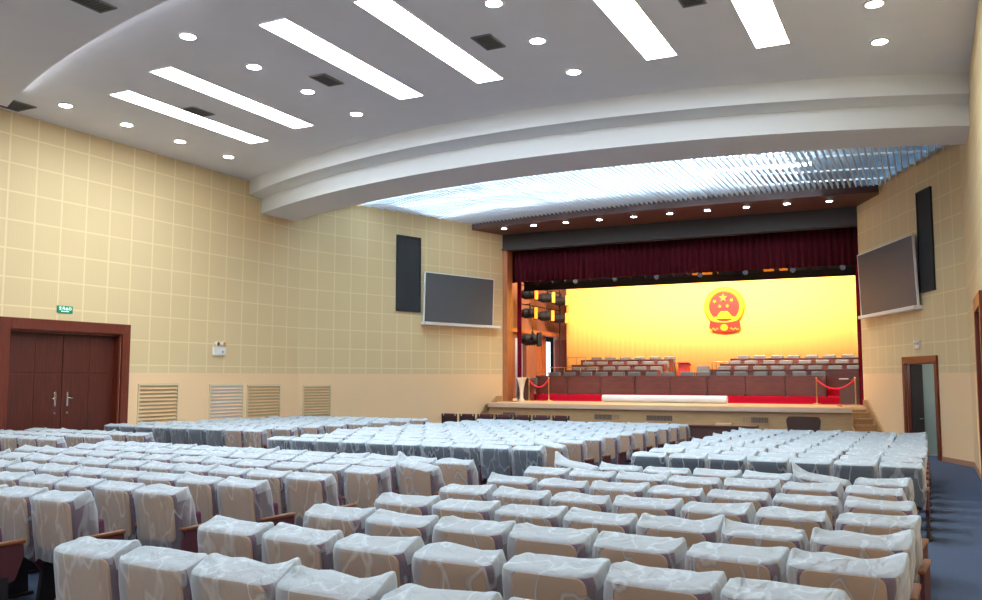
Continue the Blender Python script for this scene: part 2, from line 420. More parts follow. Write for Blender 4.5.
# curved fascia and the brown soffit between light box and stage opening
xf = [-16.35+(15.3+.05)*i/N for i in range(N+1)]
inL = lambda y: AL[0]+(y-AL[1])/(BL[1]-AL[1])*(BL[0]-AL[0])
inR = lambda y: AR[0]+(y-AR[1])/(BR[1]-AR[1])*(BR[0]-AR[0])
xf = [inL(29.0)-.03+(inR(28.8)-inL(29.0)+.06)*i/N for i in range(N+1)]
bm = B(); arc_solid(bm, xf, [(FA, 5.57), (FA, 5.80), (lambda x: FA(x)+.25, 5.80), (lambda x: FA(x)+.25, 5.62), (lambda x: D+.25, 5.62), (lambda x: D+.25, 5.57)])
struct('trim_2', bm, M['darkbrown'])
bm = B(); box(bm, P((BL[0]+BR[0])/2, D+.12, 5.27), ((BR[0]-BL[0])*S+.5, .22*S, .68*S)); 
box(bm, P((BL[0]+BR[0])/2, D-.03, 4.98), ((BR[0]-BL[0])*S+.0, .1*S, .06*S))
struct('trim_3', bm, M['header'])
# ------------------------------------------------------------------ stage shell
SZ = -.93
AP = lambda x: arc(x, 28.55, 60)
M['mid_wood'] = wood('mid_brown_wood', srgb(126, 80, 62), srgb(154, 104, 82))
SXL, SXR, SYB = -16.3, -1.0, 40.6
AX0, AX1 = -14.56, -2.10
xa = [AX0+(AX1-AX0)*i/24 for i in range(25)]
LW = .97                                # width taken by the steps along the slanting walls
lFL_ = Vector(((BL[0]-AL[0])*S, (BL[1]-AL[1])*S)).length
edge = [P(x, AP(x), 0) for x in xa]
land_r = [on_right(.36, LW), on_right(.36, .005), on_right(.02, .005)]
land_l = [on_left(lFL_-.02, .005), on_left(lFL_-.36, .005), on_left(lFL_-.36, LW)]
inner = [P(BR[0]-.05, D+.02, 0), P(BR[0]-.05, D+.72, 0), P(SXR, D+.72, 0), P(SXR, SYB, 0), P(SXL, SYB, 0), P(SXL, D+.72, 0), P(BL[0]+.30, D+.72, 0), P(BL[0]+.30, D-.02, 0)]
def flat_prism(bm, pts, z0, z1): prism(bm, [(p.x, p.y, z0) for p in pts], (0, 0, z1-z0))
bm = B(); flat_prism(bm, edge+land_r+inner+land_l, Zr(SZ)-.10, Zr(SZ))
bmesh.ops.triangulate(bm, faces=bm.faces)
struct('floor_stage', bm, M['stage_floor'])
bm = B(); arc_solid(bm, xa, [(lambda x: AP(x)-.03, SZ-.02), (lambda x: AP(x)-.03, SZ-.16), (lambda x: AP(x)+.1, SZ-.16), (lambda x: AP(x)+.1, SZ-.02)])
struct('trim_4', bm, mat('stage_nosing', srgb(206, 168, 140), .5))
bm = B(); arc_solid(bm, xa, [(lambda x: AP(x)+.08, SZ-.17), (lambda x: AP(x)+.08, -2.2), (lambda x: AP(x)+.3, -2.2), (lambda x: AP(x)+.3, SZ-.17)])
struct('wall_stage_front', bm, M['stage_wood'])
for (p, q, sg, nm) in ((edge[-1], land_r[0], -1, 'right'), (edge[0], land_l[-1], 1, 'left')):
    bm = B()
    p = p+Vector((0, .35, 0)); u = Vector((sg*.1, 0, 0))
    prism(bm, [(p.x, p.y, Zr(-2.2)), (q.x, q.y, Zr(-2.2)), (q.x, q.y, Zr(SZ)-.12), (p.x, p.y, Zr(SZ)-.12)], u)
    struct('wall_stage_'+nm+'_end', bm, M['stage_wood'])
def slab(name, a, b, m):
    bm = B(); a, b = P(*a), P(*b); box(bm, (a+b)/2, b-a); return struct(name, bm, m)
slab('wall_stage_back', (SXL-.2, SYB, -1.2), (SXR+.2, SYB+.2, 8.2), M['black'])
slab('wall_stage_right', (SXR, D+.55, -1.2), (SXR+.2, SYB, 8.2), M['black'])
slab('ceiling_stage', (SXL-.2, D+.3, 8.0), (SXR+.2, SYB+.2, 8.2), M['black'])
bm = B()                                                   # stage left wall: timber above, pale below, with openings
for (y0, y1, z0, z1) in ((D+.3, 35.0, -1.0, 8), (35.0, 41, 1.95, 8), (36.2, 37.4, -1, 1.95), (40.35, 41, -1, 1.95), (35, 36.2, 1.75, 1.95)):
    a, b = P(SXL-.2, y0, z0), P(SXL, y1, z1); box(bm, (a+b)/2, b-a)
struct('wall_stage_left', bm, M['mid_wood'])
slab('wall_stage_corner', (SXL+.01, 39.4, SZ+.01), (-15.2, 39.5, 7.9), M['mid_wood'])
slab('trim_5', (SXL+.003, D+.72, 1.95), (SXL+.35, 39.39, 2.13), M['orange_wood'])
slab('wall_wing', (SXL-1.6, 34, -1), (SXL-1.4, 41.5, 2.2), M['white'])
bm = B(); a, b = P(SXL-.18, 38.7, -.6), P(SXL-.12, 39.3, 1.7); box(bm, (a+b)/2, b-a); struct('window_1', bm, M['daylight'])
bm = B()
for (y0, y1) in ((37.45, 38.1), (38.15, 38.7)):
    a, b = P(SXL-.15, y0, SZ), P(SXL-.08, y1, 1.9); box(bm, (a+b)/2, b-a, .01)
struct('door_4', bm, M['orange_wood'])
bm = B(); a, b = P(SXL+.10, 39.33, SZ+.002), P(SXL+.85, 39.395, 1.8); box(bm, (a+b)/2, b-a, .01); struct('door_5', bm, M['door_wood'])
slab('wall_proscenium_left', (BL[0]-.05, D+.01, -1.4), (BL[0]+.20, D+.5, 5.0), M['orange_wood'])
slab('wall_proscenium_right', (BR[0]-.02, D+.25, -1.4), (BR[0]+.3, D+.55, 5.0), M['wall'])
slab('wall_above_stage', (SXL-.2, D+.3, 5.0), (SXR+.2, D+.5, 8.2), M['black'])
slab('wall_stage_return_left', (SXL-.2, D+.52, -1.2), (BL[0]-.05, D+.7, 5.0), M['black'])
slab('wall_stage_return_right', (BR[0]+.3, D+.56, -1.2), (SXR+.2, D+.7, 5.0), M['black'])
# risers carrying the rostrum rows
RIS = [(32.35, -.69), (34.05, -.45), (35.55, -.21), (36.95, .03)]
bm = B()
for i, (y, z) in enumerate(RIS):
    x0, x1 = (-14.75, -2.75) if i == 0 else (-14.9, -1.75)
    a, b = P(x0, y, SZ+.002), P(x1, 38.55, z); box(bm, (a+b)/2, b-a)
    if i == 0:
        for s in range(2): pass
struct('floor_risers', bm, M['red_carpet'])
bm = B(); a, b = P(-14.4, 31.75, SZ+.002), P(-1.75, 32.32, SZ+.012)
box(bm, (a+b)/2, b-a); struct('floor_red_carpet', bm, M['red_carpet'])
# ------------------------------------------------------------------ doors
d1 = thing('door_1', '', 'door'); del d1['label']; del d1['category']; d1['kind'] = 'structure'
d1.location = (XL*S, (DY0+DY1)/2*S, floor_z(13.5*S))
def D1(x, y, z): return Vector((x, (y-(DY0+DY1)/2)*S, Zr(z)-floor_z(13.5*S)))
fl = floor_z(13.5*S)
bm = B(); top = Zr(DZ1)-fl
for (y0, y1, z0, z1) in ((DY0-.23, DY0, .015, top+.26), (DY1, DY1+.23, .015, top+.26), (DY0, DY1, top, top+.26)):
    a, b = D1(.003, y0, 0), D1(.075, y1, 0); a.z, b.z = z0, z1; box(bm, (a+b)/2, b-a, .012)
    a, b = D1(-.2, y0, 0), D1(.0, y1, 0); a.z, b.z = z0, z1
for (y0, y1, z0, z1) in ((DY0+.001, DY0+.05, .01, top-.002), (DY1-.05, DY1-.001, .01, top-.002), (DY0+.05, DY1-.05, top-.05, top-.002)):
    a, b = D1(-.24, y0, 0), D1(-.002, y1, 0); a.z, b.z = z0, z1; box(bm, (a+b)/2, b-a)
obj('door_frame', bm, M['frame_wood'], d1)
ym = (DY0+DY1)/2
for s in (-1, 1):
    y0, y1 = (DY0+.052, ym-.006) if s < 0 else (ym+.006, DY1-.052)
    bm = B()
    a, b = D1(-.22, y0, 0), D1(-.17, y1, 0); a.z, b.z = .02, top-.055; box(bm, (a+b)/2, b-a)
    for (u0, u1) in ((0, .5), (.5, 1)):
        for (z0, z1) in ((.02, .66), (.66, top-1.02), (top-.99, top-.055)):
            pa, pb = D1(-.172, y0+(y1-y0)*u0, 0), D1(-.16, y0+(y1-y0)*u1, 0); pa.z, pb.z = z0+.006, z1-.006
            pa.y += .006; pb.y -= .006; box(bm, (pa+pb)/2, pb-pa, .004, seg=1)
    lf = obj('door_leaf', bm, M['door_wood'], d1)
    bm = B(); yh = ym+s*.16
    pa = D1(-.155, yh, -.5); box(bm, pa, (.012, .05, .34), .005)
    rod(bm, pa+Vector((.005, 0, .02)), pa+Vector((.06, 0, .02)), .012); rod(bm, pa+Vector((.055, 0, .02)), pa+Vector((.055, s*.13, .02)), .012)
    box(bm, pa+Vector((0, 0, -.33)), (.014, .045, .05), .006)
    obj('handle', bm, M['chrome'], lf, True)
# doorway in the front right wall
d2 = thing('door_2', '', 'door', on_right((RD0+RD1)/2, 0, floor_z(26.5*S)), aR); del d2['label']; del d2['category']; d2['kind'] = 'structure'
hh = RDZ-floor_z(26.5*S); hw = (RD1-RD0)/2
bm = B()
for q in (-1, 1): box(bm, (q*(hw+.07), -.033, hh/2+.02), (.16, .06, hh-.0), .008); box(bm, (q*(hw-.02), .05, hh/2+.02), (.03, .09, hh-.04))
box(bm, (0, -.033, hh+.09), (2*hw+.30, .06, .20), .008); box(bm, (0, .05, hh-.022), (2*hw-.06, .09, .03))
obj('door_frame', bm, M['frame_wood'], d2)
bm = B()                                                   # short passage behind the doorway
box(bm, (0, 1.75, 1.45), (2*hw+.6, .1, 3.5)); box(bm, (-hw-.09, .92, 1.45), (.1, 1.55, 3.5)); box(bm, (hw+.25, .92, 1.45), (.1, 1.55, 3.5)); box(bm, (0, .92, 3.15), (2*hw+.5, 1.55, .1)); box(bm, (0, .92, -.06), (2*hw+.5, 1.55, .1))
struct('wall_passage', bm, M['corridor'], loc=d2.location, rz=aR)
bm = B(); box(bm, (-hw+.03, .11+.17, hh/2), (.05, .34, hh-.06), .006); lf = obj('door_leaf', bm, M['dark_corridor'], d2)
bm = B(); rod(bm, (-hw+.055, .40, 1.05), (-hw+.11, .40, 1.05), .012); rod(bm, (-hw+.105, .40, 1.05), (-hw+.105, .30, 1.05), .012); obj('handle', bm, M['chrome'], lf, True)
# door in the right side wall near the camera
d3 = thing('door_3', '', 'door', (XR*S, (RW0+RW1)/2*S, floor_z(18*S))); del d3['label']; del d3['category']; d3['kind'] = 'structure'
h3 = Zr(RWZ)-floor_z(18*S); w3 = (RW1-RW0)*S
bm = B()
for s in (-1, 1): box(bm, (-.045, s*(w3/2+.08), h3/2+.01), (.08, .2, h3-.02), .01)
box(bm, (-.045, 0, h3+.12), (.08, w3+.36, .26), .01)
obj('door_frame', bm, M['frame_wood'], d3)
bm = B(); 
for s in (-1, 1): box(bm, (.12, s*w3/4, h3/2), (.05, w3/2-.03, h3-.04), .006)
obj('door_leaf', bm, M['door_wood'], d3)
# ------------------------------------------------------------------ ceiling lights and vents
WORDS = ['first', 'second', 'third', 'fourth', 'fifth', 'sixth', 'seventh', 'eighth', 'ninth', 'tenth', 'eleventh', 'twelfth', 'thirteenth', 'fourteenth', 'fifteenth']
strips = [(-14.42, 12.0, 16.15), (-12.62, 11.4, 15.6), (-9.28, 10.62, 14.9), (-7.38, 10.6, 14.73), (-4.06, 10.85, 15.0), (-2.18, 11.1, 15.3)]
for i, (x, y0, y1) in enumerate(strips):
    t = thing('ceiling_light_panel', f'long white ceiling light strip, {WORDS[i]} one from the left wall', 'ceiling light', P(x, (y0+y1)/2, CEIL), 0, 'long ceiling light strips')
    L, W = (y1-y0)*S, .55*S
    bm = B()
    for s in (-1, 1):
        box(bm, (s*(W/2+.012), 0, -.008), (.025, L+.05, .016)); box(bm, (0, s*(L/2+.012), -.008), (W, .025, .016))
    obj('frame', bm, M['white'], t)
    bm = B(); box(bm, (0, 0, -.006), (W, L, .008)); obj('diffuser', bm, M['strip'], t)
for i, x in enumerate((-14.42, -12.62, -9.28, -7.38, -4.06, -2.18)):  # unseen strips added behind the camera to lift the dark near rows
    for (y0, side) in ((2.4, 'nearer'), (-4.4, 'farther')):
        t = thing('ceiling_light_panel', f'unseen light strip added to brighten the last rows, {WORDS[i]} from left, {side} line', 'ceiling light', P(x, y0+2.1, SOF), 0, 'added light strips of the rear ceiling')
        L, W = 4.2*S, .55*S
        bm = B()
        for q in (-1, 1):
            box(bm, (q*(W/2+.012), 0, -.008), (.025, L+.05, .016)); box(bm, (0, q*(L/2+.012), -.008), (W, .025, .016))
        obj('frame', bm, M['white'], t)
        bm = B(); box(bm, (0, 0, -.006), (W, L, .008)); obj('diffuser', bm, M['strip2'], t)
def downlight(x, y, z, label, r=.135, group='recessed round ceiling lights'):
    t = thing('ceiling_downlight', label, 'downlight', P(x, y, z), 0, group)
    bm = B(); lathe(bm, [(r*1.0, 0), (r*1.28, -.002), (r*1.25, -.014), (r*1.0, -.018)], 24); obj('trim_ring', bm, M['white'], t, True)
    bm = B(); lathe(bm, [(r*.98, -.0185), (r*.98, -.022), (r*.6, -.03)], 20); obj('lamp', bm, M['lamp'], t)
    return t
SIDE = ['along the left wall', 'between the two left pairs of strips', 'between the two right pairs of strips', 'along the right wall']
for c, (x, yl) in enumerate(((-16.12, (12.07, 13.65, 15.24, 16.89)), (-10.96, (10.46, 12.08, 13.65, 15.33)), (-5.75, (10.05, 11.6, 13.28, 14.99)), (-.51, (12.6, 14.25, 15.95)))):
    for k, y in enumerate(yl[::-1]):
        downlight(x, y, CEIL, f'round white downlight {SIDE[c]}, {WORDS[k]} back from the curved beam')
for k in range(10):
    x = -14.0+1.27*k
    downlight(x, 28.95 if 0 < k < 9 else 29.1, 5.57, f'small downlight in the brown soffit over the stage, {WORDS[k]} from the left', .10, 'downlights over the stage front')
for (x, y) in ((-14, 5), (-8.3, 5), (-2.5, 5), (-14, 0), (-8.3, 0), (-2.5, 0)):  # out-of-view downlights added as extra light at the rear
    downlight(x, y, SOF, 'unseen round downlight added to light the rear rows', .2, 'added downlights of the rear ceiling')
def ceil_vent(x, y, z, label, w=.34, l=.6, m='vent'):
    t = thing('air_vent', label, 'air vent', P(x, y, z), 0, 'ceiling air vents')
    bm = B()
    for s in (-1, 1): box(bm, (s*w*S/2, 0, -.012), (.03, l*S+.03, .022)); box(bm, (0, s*l*S/2, -.012), (w*S, .03, .022))
    obj('frame', bm, M[m], t)
    bm = B(); 
    for k in range(9): box(bm, (0, (-.45+.9*k/8)*l*S, -.012), (w*S-.03, .03, .008), rot=rx(.5))
    obj('slats', bm, M[m], t)
    bm = B(); box(bm, (0, 0, -.004), (w*S-.03, l*S-.03, .004)); obj('duct', bm, M['vent_dark'], t)
ceil_vent(-10.2, 13.27, CEIL, 'grey ceiling air vent left of the third light strip from the left')
ceil_vent(-13.95, 13.66, CEIL, 'grey ceiling air vent between the first two light strips from the left wall')
ceil_vent(-6.53, 12.96, CEIL, 'grey ceiling air vent right of the fourth light strip from the left')
ceil_vent(-3.0, 12.75, CEIL, 'grey ceiling air vent cut by the top edge between two right strips')
ceil_vent(-10.95, 8.55, SOF, 'grey air vent in the lower rear ceiling at the top left')
ceil_vent(-17.1, 11.5, CEIL, 'wide grey grille at the left end of the curved ceiling edge', .6, .75)
# fluorescent tubes over the slats
ROWN = ['nearest the curved beam', 'second row from the curved beam', 'third row from the curved beam', 'nearest the stage']
for r, yy in enumerate((20.6, 22.3, 24.1, 25.9)):
    first = None
    for k in range(12):
        x = -16.2+1.17*k; y = arc(x, yy, 30)
        if y > AL[1]+(x-.5-AL[0])/(BL[0]-AL[0])*(BL[1]-AL[1])-.3 and x < BL[0]: continue
        lab = f'white fluorescent tube glowing above the ceiling slats, {ROWN[r]}'
        if first is None:
            t = thing('fluorescent_tube', lab, 'light tube', P(x, y, 6.16), 0, 'fluorescent tubes above the slats')
            bm = B(); rod(bm, (-.56, 0, 0), (.56, 0, 0), .03, 8); obj('tube', bm, M['tube'], t)
            bm = B(); box(bm, (0, 0, .06), (1.2, .07, .04)); box(bm, (-.585, 0, .02), (.03, .05, .09)); box(bm, (.585, 0, .02), (.03, .05, .09)); 
            for q in (-.45, .45): rod(bm, (q, 0, .07), (q, 0, (6.56-6.16)*S+.004), .008, 6)
            obj('batten', bm, M['white'], t)
            remember(t); first = t
        else: dup(first, P(x, y, 6.16))
# ------------------------------------------------------------------ things on the left walls
LOUV = [(15.53, 16.84), (17.94, 19.27), (19.43, 20.87), None]
LABL = ['pale louvred wall vent nearest the double door', 'white louvred wall vent, second from the double door', 'cream louvred wall vent, third from the double door', 'narrow looking louvred wall vent farthest from the double door']
for i, span in enumerate(LOUV):
    y0, y1 = span or (0, (s_left(-17.22, 22.88)-s_left(-17.54, 21.88))/S)
    t = thing('wall_vent', LABL[i]+', low on the left wall', 'wall vent', (XL*S, (y0+y1)/2*S, Zr(-1.35)) if span else on_left((s_left(-17.22, 22.88)+s_left(-17.54, 21.88))/2, 0, Zr(-1.35)), 0 if span else aFL-math.pi/2, 'louvred wall vents')
    w, h = (y1-y0)*S, (-.16+1.35)*S-.03*i
    bm = B()
    for s in (-1, 1): box(bm, (.017, s*(w/2-.02), h/2), (.03, .04, h)); box(bm, (.017, 0, h/2+s*(h/2-.02)), (.03, w-.08, .04))
    obj('frame', bm, M['louver'], t)
    bm = B(); n = 12
    for k in range(n): box(bm, (.018, 0, .07+(h-.14)*k/(n-1)), (.012, w-.08, .075), rot=ry(.7))
    obj('louvre_slats', bm, M['white' if i == 1 else 'louver'], t)
t = thing('exit_sign', 'small green exit sign above the double door on the left wall', 'exit sign', (XL*S+.0005, 13.38*S, Zr(1.54)))
bm = B(); box(bm, (.012, 0, 0), (.024, .42, .17), .004); obj('housing', bm, M['green'], t)
bm = B()
def glyph(bm, strokes, y, z, s, x=.0255):
    for (a, b, c, d) in strokes:
        p, q = Vector((x, y+a*s, z+b*s)), Vector((x, y+c*s, z+d*s)); L = (q-p).length
        box(bm, (p+q)/2, (.002, .14*s, L+.06*s), rot=rx(-math.atan2((q-p).y, (q-p).z)))
GL = [[(-.4, .45, .4, .45), (-.4, .1, .4, .1), (0, .45, 0, -.5), (-.4, -.5, .4, -.5), (-.3, .3, -.3, -.1)],
      [(-.45, .5, .45, .5), (-.45, 0, .45, 0), (-.1, .5, -.4, -.5), (.1, 0, .4, -.5), (.2, .3, .2, -.2)],
      [(0, .5, 0, -.45), (-.4, .3, -.4, -.05), (.4, .3, .4, -.05), (-.4, -.05, .4, -.05), (-.45, -.1, -.45, -.5), (.45, -.1, .45, -.5), (-.45, -.48, .45, -.48)],
      [(-.4, .4, .4, .4), (-.4, -.45, .4, -.45), (-.4, .4, -.4, -.45), (.4, .4, .4, -.45)]]
for k, g in enumerate(GL): glyph(bm, g, -.13+.088*k, .025, .065)
obj('exit_characters', bm, M['exitwhite'], t)
bm = B(); 
for k in range(7): box(bm, (.0255, -.09+.03*k, -.045), (.002, .018, .022))
obj('exit_small_letters', bm, M['exitwhite'], t)
t = thing('emergency_light', 'white twin-lamp emergency light high on the left wall above the vents', 'emergency light', (XL*S+.0005, 18.25*S, Zr(.72)))
bm = B(); box(bm, (.04, 0, 0), (.08, .46, .26), .015); obj('housing', bm, M['white'], t)
for s in (-1, 1):
    bm = B(); rod(bm, (.05, s*.12, .13), (.05, s*.12, .17), .02); rod(bm, (.02, s*.12, .22), (.12, s*.12, .21), .055, 14, .075)
    l = obj('lamp_head', bm, M['white'], t, True)
    bm = B(); rod(bm, (.118, s*.12, .21), (.126, s*.12, .21), .06, 14); obj('lens', bm, M['chrome'], l)
bm = B(); rod(bm, (.08, .1, -.02), (.086, .1, -.02), .035, 14); obj('indicator', bm, M['vent'], t)

def wall_speaker(A, ang, w, z0, z1, label):
    t = thing('speaker_panel', label, 'speaker', A+Vector((0, 0, Zr(z0))), ang, 'black speaker panels')
    h = (z1-z0)*S
    bm = B()
    for s in (-1, 1): box(bm, (s*(w/2-.02), -.03, h/2), (.04, .055, h)); box(bm, (0, -.03, h/2+s*(h/2-.02)), (w-.08, .055, .04))
    obj('frame', bm, M['black'], t)
    bm = B(); box(bm, (0, -.018, h/2), (w-.08, .03, h-.08)); obj('grille_cloth', bm, M['black_cloth'], t)
sl = [s_left(-16.4, 25.4), s_left(-16.06, 26.45)]
wall_speaker(on_left(sum(sl)/2), aFL, sl[1]-sl[0], 2.29, 4.96, 'tall black speaker panel left of the left screen')
sr = [s_right(-.06, 26.22), s_right(.29, 25.40)]
wall_speaker(on_right(sum(sr)/2), aR, sr[1]-sr[0], 2.27, 5.02, 'tall black speaker panel right of the right screen')
def screen(A, ang, w, z0, z1, label, lw):
    t = thing('wall_screen', label, 'screen', A+Vector((0, 0, Zr(z0))), ang, 'grey screens beside the stage')
    h = (z1-z0)*S; tilt = rx(.035)
    bm = B(); box(bm, (0, -.16, h/2), (w, .05, h), rot=tilt); obj('panel', bm, M['screen'], t)
    bm = B()
    for s in (-1, 1): box(bm, (s*(w/2+.018), -.16, h/2), (.036, .06, h+.07), rot=tilt)
    box(bm, (0, -.16-.035*h/2, h+.018), (w, .06, .036)); box(bm, (0, -.05, h/2), (w*.8, .09, h*.7))
    obj('frame', bm, M['white'], t)
    bm = B(); box(bm, ((lw-w)/2, -.14, -.075), (lw+.1, .26, .10), .01); obj('ledge', bm, M['white'], t)
sl = [s_left(-16.05, 26.5), s_left(-14.96, 29.87)]
screen(on_left(sum(sl)/2), aFL, sl[1]-sl[0]-.1, 1.98, 3.72, 'grey projection screen with white frame, left of the stage', sl[1]-sl[0]+.22)
sr = [s_right(-1.68, 30.05), s_right(-.02, 26.12)]
screen(on_right(sum(sr)/2-.03), aR, sr[1]-sr[0]-.1, 1.96, 3.86, 'grey projection screen with white ledge, right of the stage', sr[1]-sr[0]-.1)
# camera bracket above the right doorway
t = thing('emergency_light', 'small twin-lamp emergency light above the right doorway', 'emergency light', on_right(s_right(-.18, 26.5), -.004, Zr(.86)), aR)
bm = B(); box(bm, (0, -.04, -.03), (.3, .07, .1), .01); obj('housing', bm, M['white'], t)
for s in (-1, 1):
    bm = B(); rod(bm, (s*.1, -.05, .02), (s*.1, -.05, .06), .015); rod(bm, (s*.1, -.02, .1), (s*.1, -.11, .09), .04, 12, .05); obj('lamp_head', bm, M['white'], t, True)
# rounded corner panel and ribbed strip between the front right and right walls
bm = B()
for k in range(3): box(bm, (XR*S-.012, (21.2-.22*k)*S, (Zr(.1)+floor_z(22))/2), (.022, .07, Zr(.1)-floor_z(22)), .006)
struct('trim_6', bm, M['wall'])
# ------------------------------------------------------------------ stage furniture
t = thing('stage_curtain', 'dark red pleated valance curtain across the top of the stage', 'curtain', P(-8.3, 31.15, 3.74))
def pleats(bm, x0, x1, z0, z1, amp, n, th=.03):
    fr, bk = [], []
    for i in range(n*4+1):
        x = x0+(x1-x0)*i/(n*4); y = amp*math.sin(i*math.pi/2)+amp*.35*math.sin(i*.9)
        fr.append((bm.verts.new((x, y, z0)), bm.verts.new((x, y*.8, z1)))); bk.append((bm.verts.new((x, y+th, z0)), bm.verts.new((x, y*.8+th, z1))))
    for a, b in zip(fr, fr[1:]): bm.faces.new((a[0], b[0], b[1], a[1]))
    for a, b in zip(bk, bk[1:]): bm.faces.new((a[0], a[1], b[1], b[0]))
    for i in range(len(fr)-1):
        bm.faces.new((fr[i][0], bk[i][0], bk[i+1][0], fr[i+1][0])); bm.faces.new((fr[i][1], fr[i+1][1], bk[i+1][1], bk[i][1]))
    bm.faces.new((fr[0][0], fr[0][1], bk[0][1], bk[0][0])); bm.faces.new((fr[-1][0], bk[-1][0], bk[-1][1], fr[-1][1]))
bm = B(); pleats(bm, -6.35*S, 6.4*S, 0, 1.56*S, .07, 60); obj('valance', bm, M['velvet'], t, True)
bm = B(); rod(bm, (-6.4*S, .02, 1.59*S), (6.45*S, .02, 1.59*S), .03); obj('rail', bm, M['black'], t)
for (x0, x1, lab) in ((-14.60, -14.42, 'narrow dark red side curtain at the left of the stage'), (-2.05, -1.72, 'narrow dark red side curtain at the right of the stage')):
    bm = B(); pleats(bm, x0*S, x1*S, Zr(-.92), Zr(5.2), .03, 3)
    tag(obj('side_curtain', bm, M['velvet2'], loc=(0, 31.55*S, 0)), lab, 'curtain')
# backdrop
CY = 39.0
bm = B(); pleats(bm, -15.45*S, -1.35*S, Zr(-.6), Zr(6.4), .005, 60, .02)
tag(obj('backdrop_curtain', bm, M['cyc'], None, True, loc=(0, CY*S, 0)), 'large glowing yellow backdrop cloth behind the stage', 'curtain')
# state emblem on the backdrop
t = thing('national_emblem', 'round red and gold national emblem hanging on the yellow backdrop', 'emblem', P(-7.93, CY-.025, 3.10))
R = .875*S
bm = B(); n = 48
rings = []
for (r, y) in ((R, 0), (R, -.08), (R*.93, -.13), (R*.80, -.13), (R*.74, -.09), (R*.74, 0)):
    rings.append([bm.verts.new((r*math.cos(2*math.pi*i/n)*(1+.012*(i % 2)), y, r*math.sin(2*math.pi*i/n)*(1+.012*(i % 2)))) for i in range(n)])
for a, b in zip(rings, rings[1:]+rings[:1]):
    for i in range(n): bm.faces.new((a[i], a[(i+1) % n], b[(i+1) % n], b[i]))
obj('gold_wreath', bm, M['gold'], t)
bm = B(); rod(bm, (0, .0, 0), (0, -.07, 0), R*.75, 40); obj('red_disc', bm, M['red'], t)
def star(bm, cx, cz, r, rot=0, y=-.07):
    pts = []
    for k in range(10):
        a = math.pi/2+rot+k*math.pi/5; q = r if k % 2 == 0 else r*.40
        pts.append((cx+q*math.cos(a), y, cz+q*math.sin(a)))
    prism(bm, pts, (0, -.05, 0))
for (cx, cz, r, rt) in ((-.03, .40, .20, 0), (-.40, .255, .10, .5), (.34, .285, .10, -.5), (-.18, .02, .10, .3), (.145, .03, .10, -.3)):
    bm = B(); star(bm, cx*S, cz*S, r*S, rt); obj('gold_star', bm, M['gold'], t)
bm = B()
for (x0, x1, z0, z1) in ((-.17, .17, -.25, -.20), (-.24, .24, -.33, -.27), (-.20, .20, -.27, -.25), (-.30, .30, -.42, -.35), (-.26, .26, -.36, -.33), (-.62, .62, -.54, -.45), (-.42, .42, -.47, -.42)):
    box(bm, ((x0+x1)/2*S, -.095, (z0+z1)/2*S), ((x1-x0)*S, .05, (z1-z0)*S))
obj('gold_gate', bm, M['gold'], t)
bm = B()
prism(bm, [(x*S, -.10, z*S) for x, z in ((-.60, -.60), (-.35, -.68), (0, -.70), (.35, -.68), (.64, -.60), (.70, -.98), (.42, -1.10), (.10, -1.13), (-.25, -1.12), (-.62, -1.0), (-.66, -.86))], (0, -.06, 0))
obj('red_ribbon', bm, M['red'], t)
bm = B(); n = 16
prism(bm, [((.15 if (i//1) % 2 else .19)*S*math.cos(2*math.pi*i/(2*n)), -.15, -.92*S+(.13 if i % 2 else .16)*S*math.sin(2*math.pi*i/(2*n))) for i in range(2*n)], (0, -.05, 0))
for s in (-1, 1): prism(bm, [(s*(.26+.36*k/8)*S, -.15, (-.99+.045*math.sin(k*1.6)+.028)*S) for k in range(9)]+[(s*(.26+.36*k/8)*S, -.15, (-.99+.045*math.sin(k*1.6)-.028)*S) for k in range(8, -1, -1)], (0, -.04, 0))
obj('gold_gear', bm, M['gold'], t)
# rostrum tables and chairs
def make_table(w=1.385*S, h=.75*S, d=.5):
    t = thing('rostrum_table', '', 'table')
    bm = B(); box(bm, (0, 0, h-.02), (w-.006, d, .04), .008); obj('tabletop', bm, M['table_wood'], t)
    bm = B(); box(bm, (0, -d/2+.04, (h-.04)/2+.015), (w-.06, .025, h-.075)); box(bm, (0, -d/2+.025, (h-.04)/2+.015), (w-.16, .012, h-.16), .003); obj('front_panel', bm, M['table_wood'], t)
    for s in (-1, 1):
        bm = B(); box(bm, (s*(w/2-.03), .0, (h-.04)/2), (.035, d-.04, h-.04)); obj('side_panel', bm, M['table_wood'], t)
    remember(t); return t
def make_chair():
    t = thing('rostrum_chair', '', 'chair')
    bm = B(); box(bm, (0, 0, .43), (.52, .48, .10), .03); obj('seat', bm, M['chair_teal'], t)
    bm = B(); box(bm, (0, .25, .69), (.53, .10, .50), .035, rot=rx(-.1)); obj('backrest', bm, M['chair_teal'], t)
    for s in (-1, 1):
        bm = B(); box(bm, (s*.27, 0, .64), (.05, .4, .04), .01); box(bm, (s*.27, -.17, .315), (.035, .035, .63)); box(bm, (s*.27, .17, .315), (.035, .035, .63)); obj('arm_frame', bm, M['table_wood'], t)
    remember(t); return t
T0, C0 = make_table(), make_chair()
RN = ['front', 'second', 'third', 'rear']
used = [0, 0]
def put(proto, k, loc, label, group):
    if not used[k]:
        used[k] = 1; proto.location = loc; proto['label'] = label; proto['group'] = group; return proto
    return dup(proto, loc, 0, label, group)
tw = 1.385
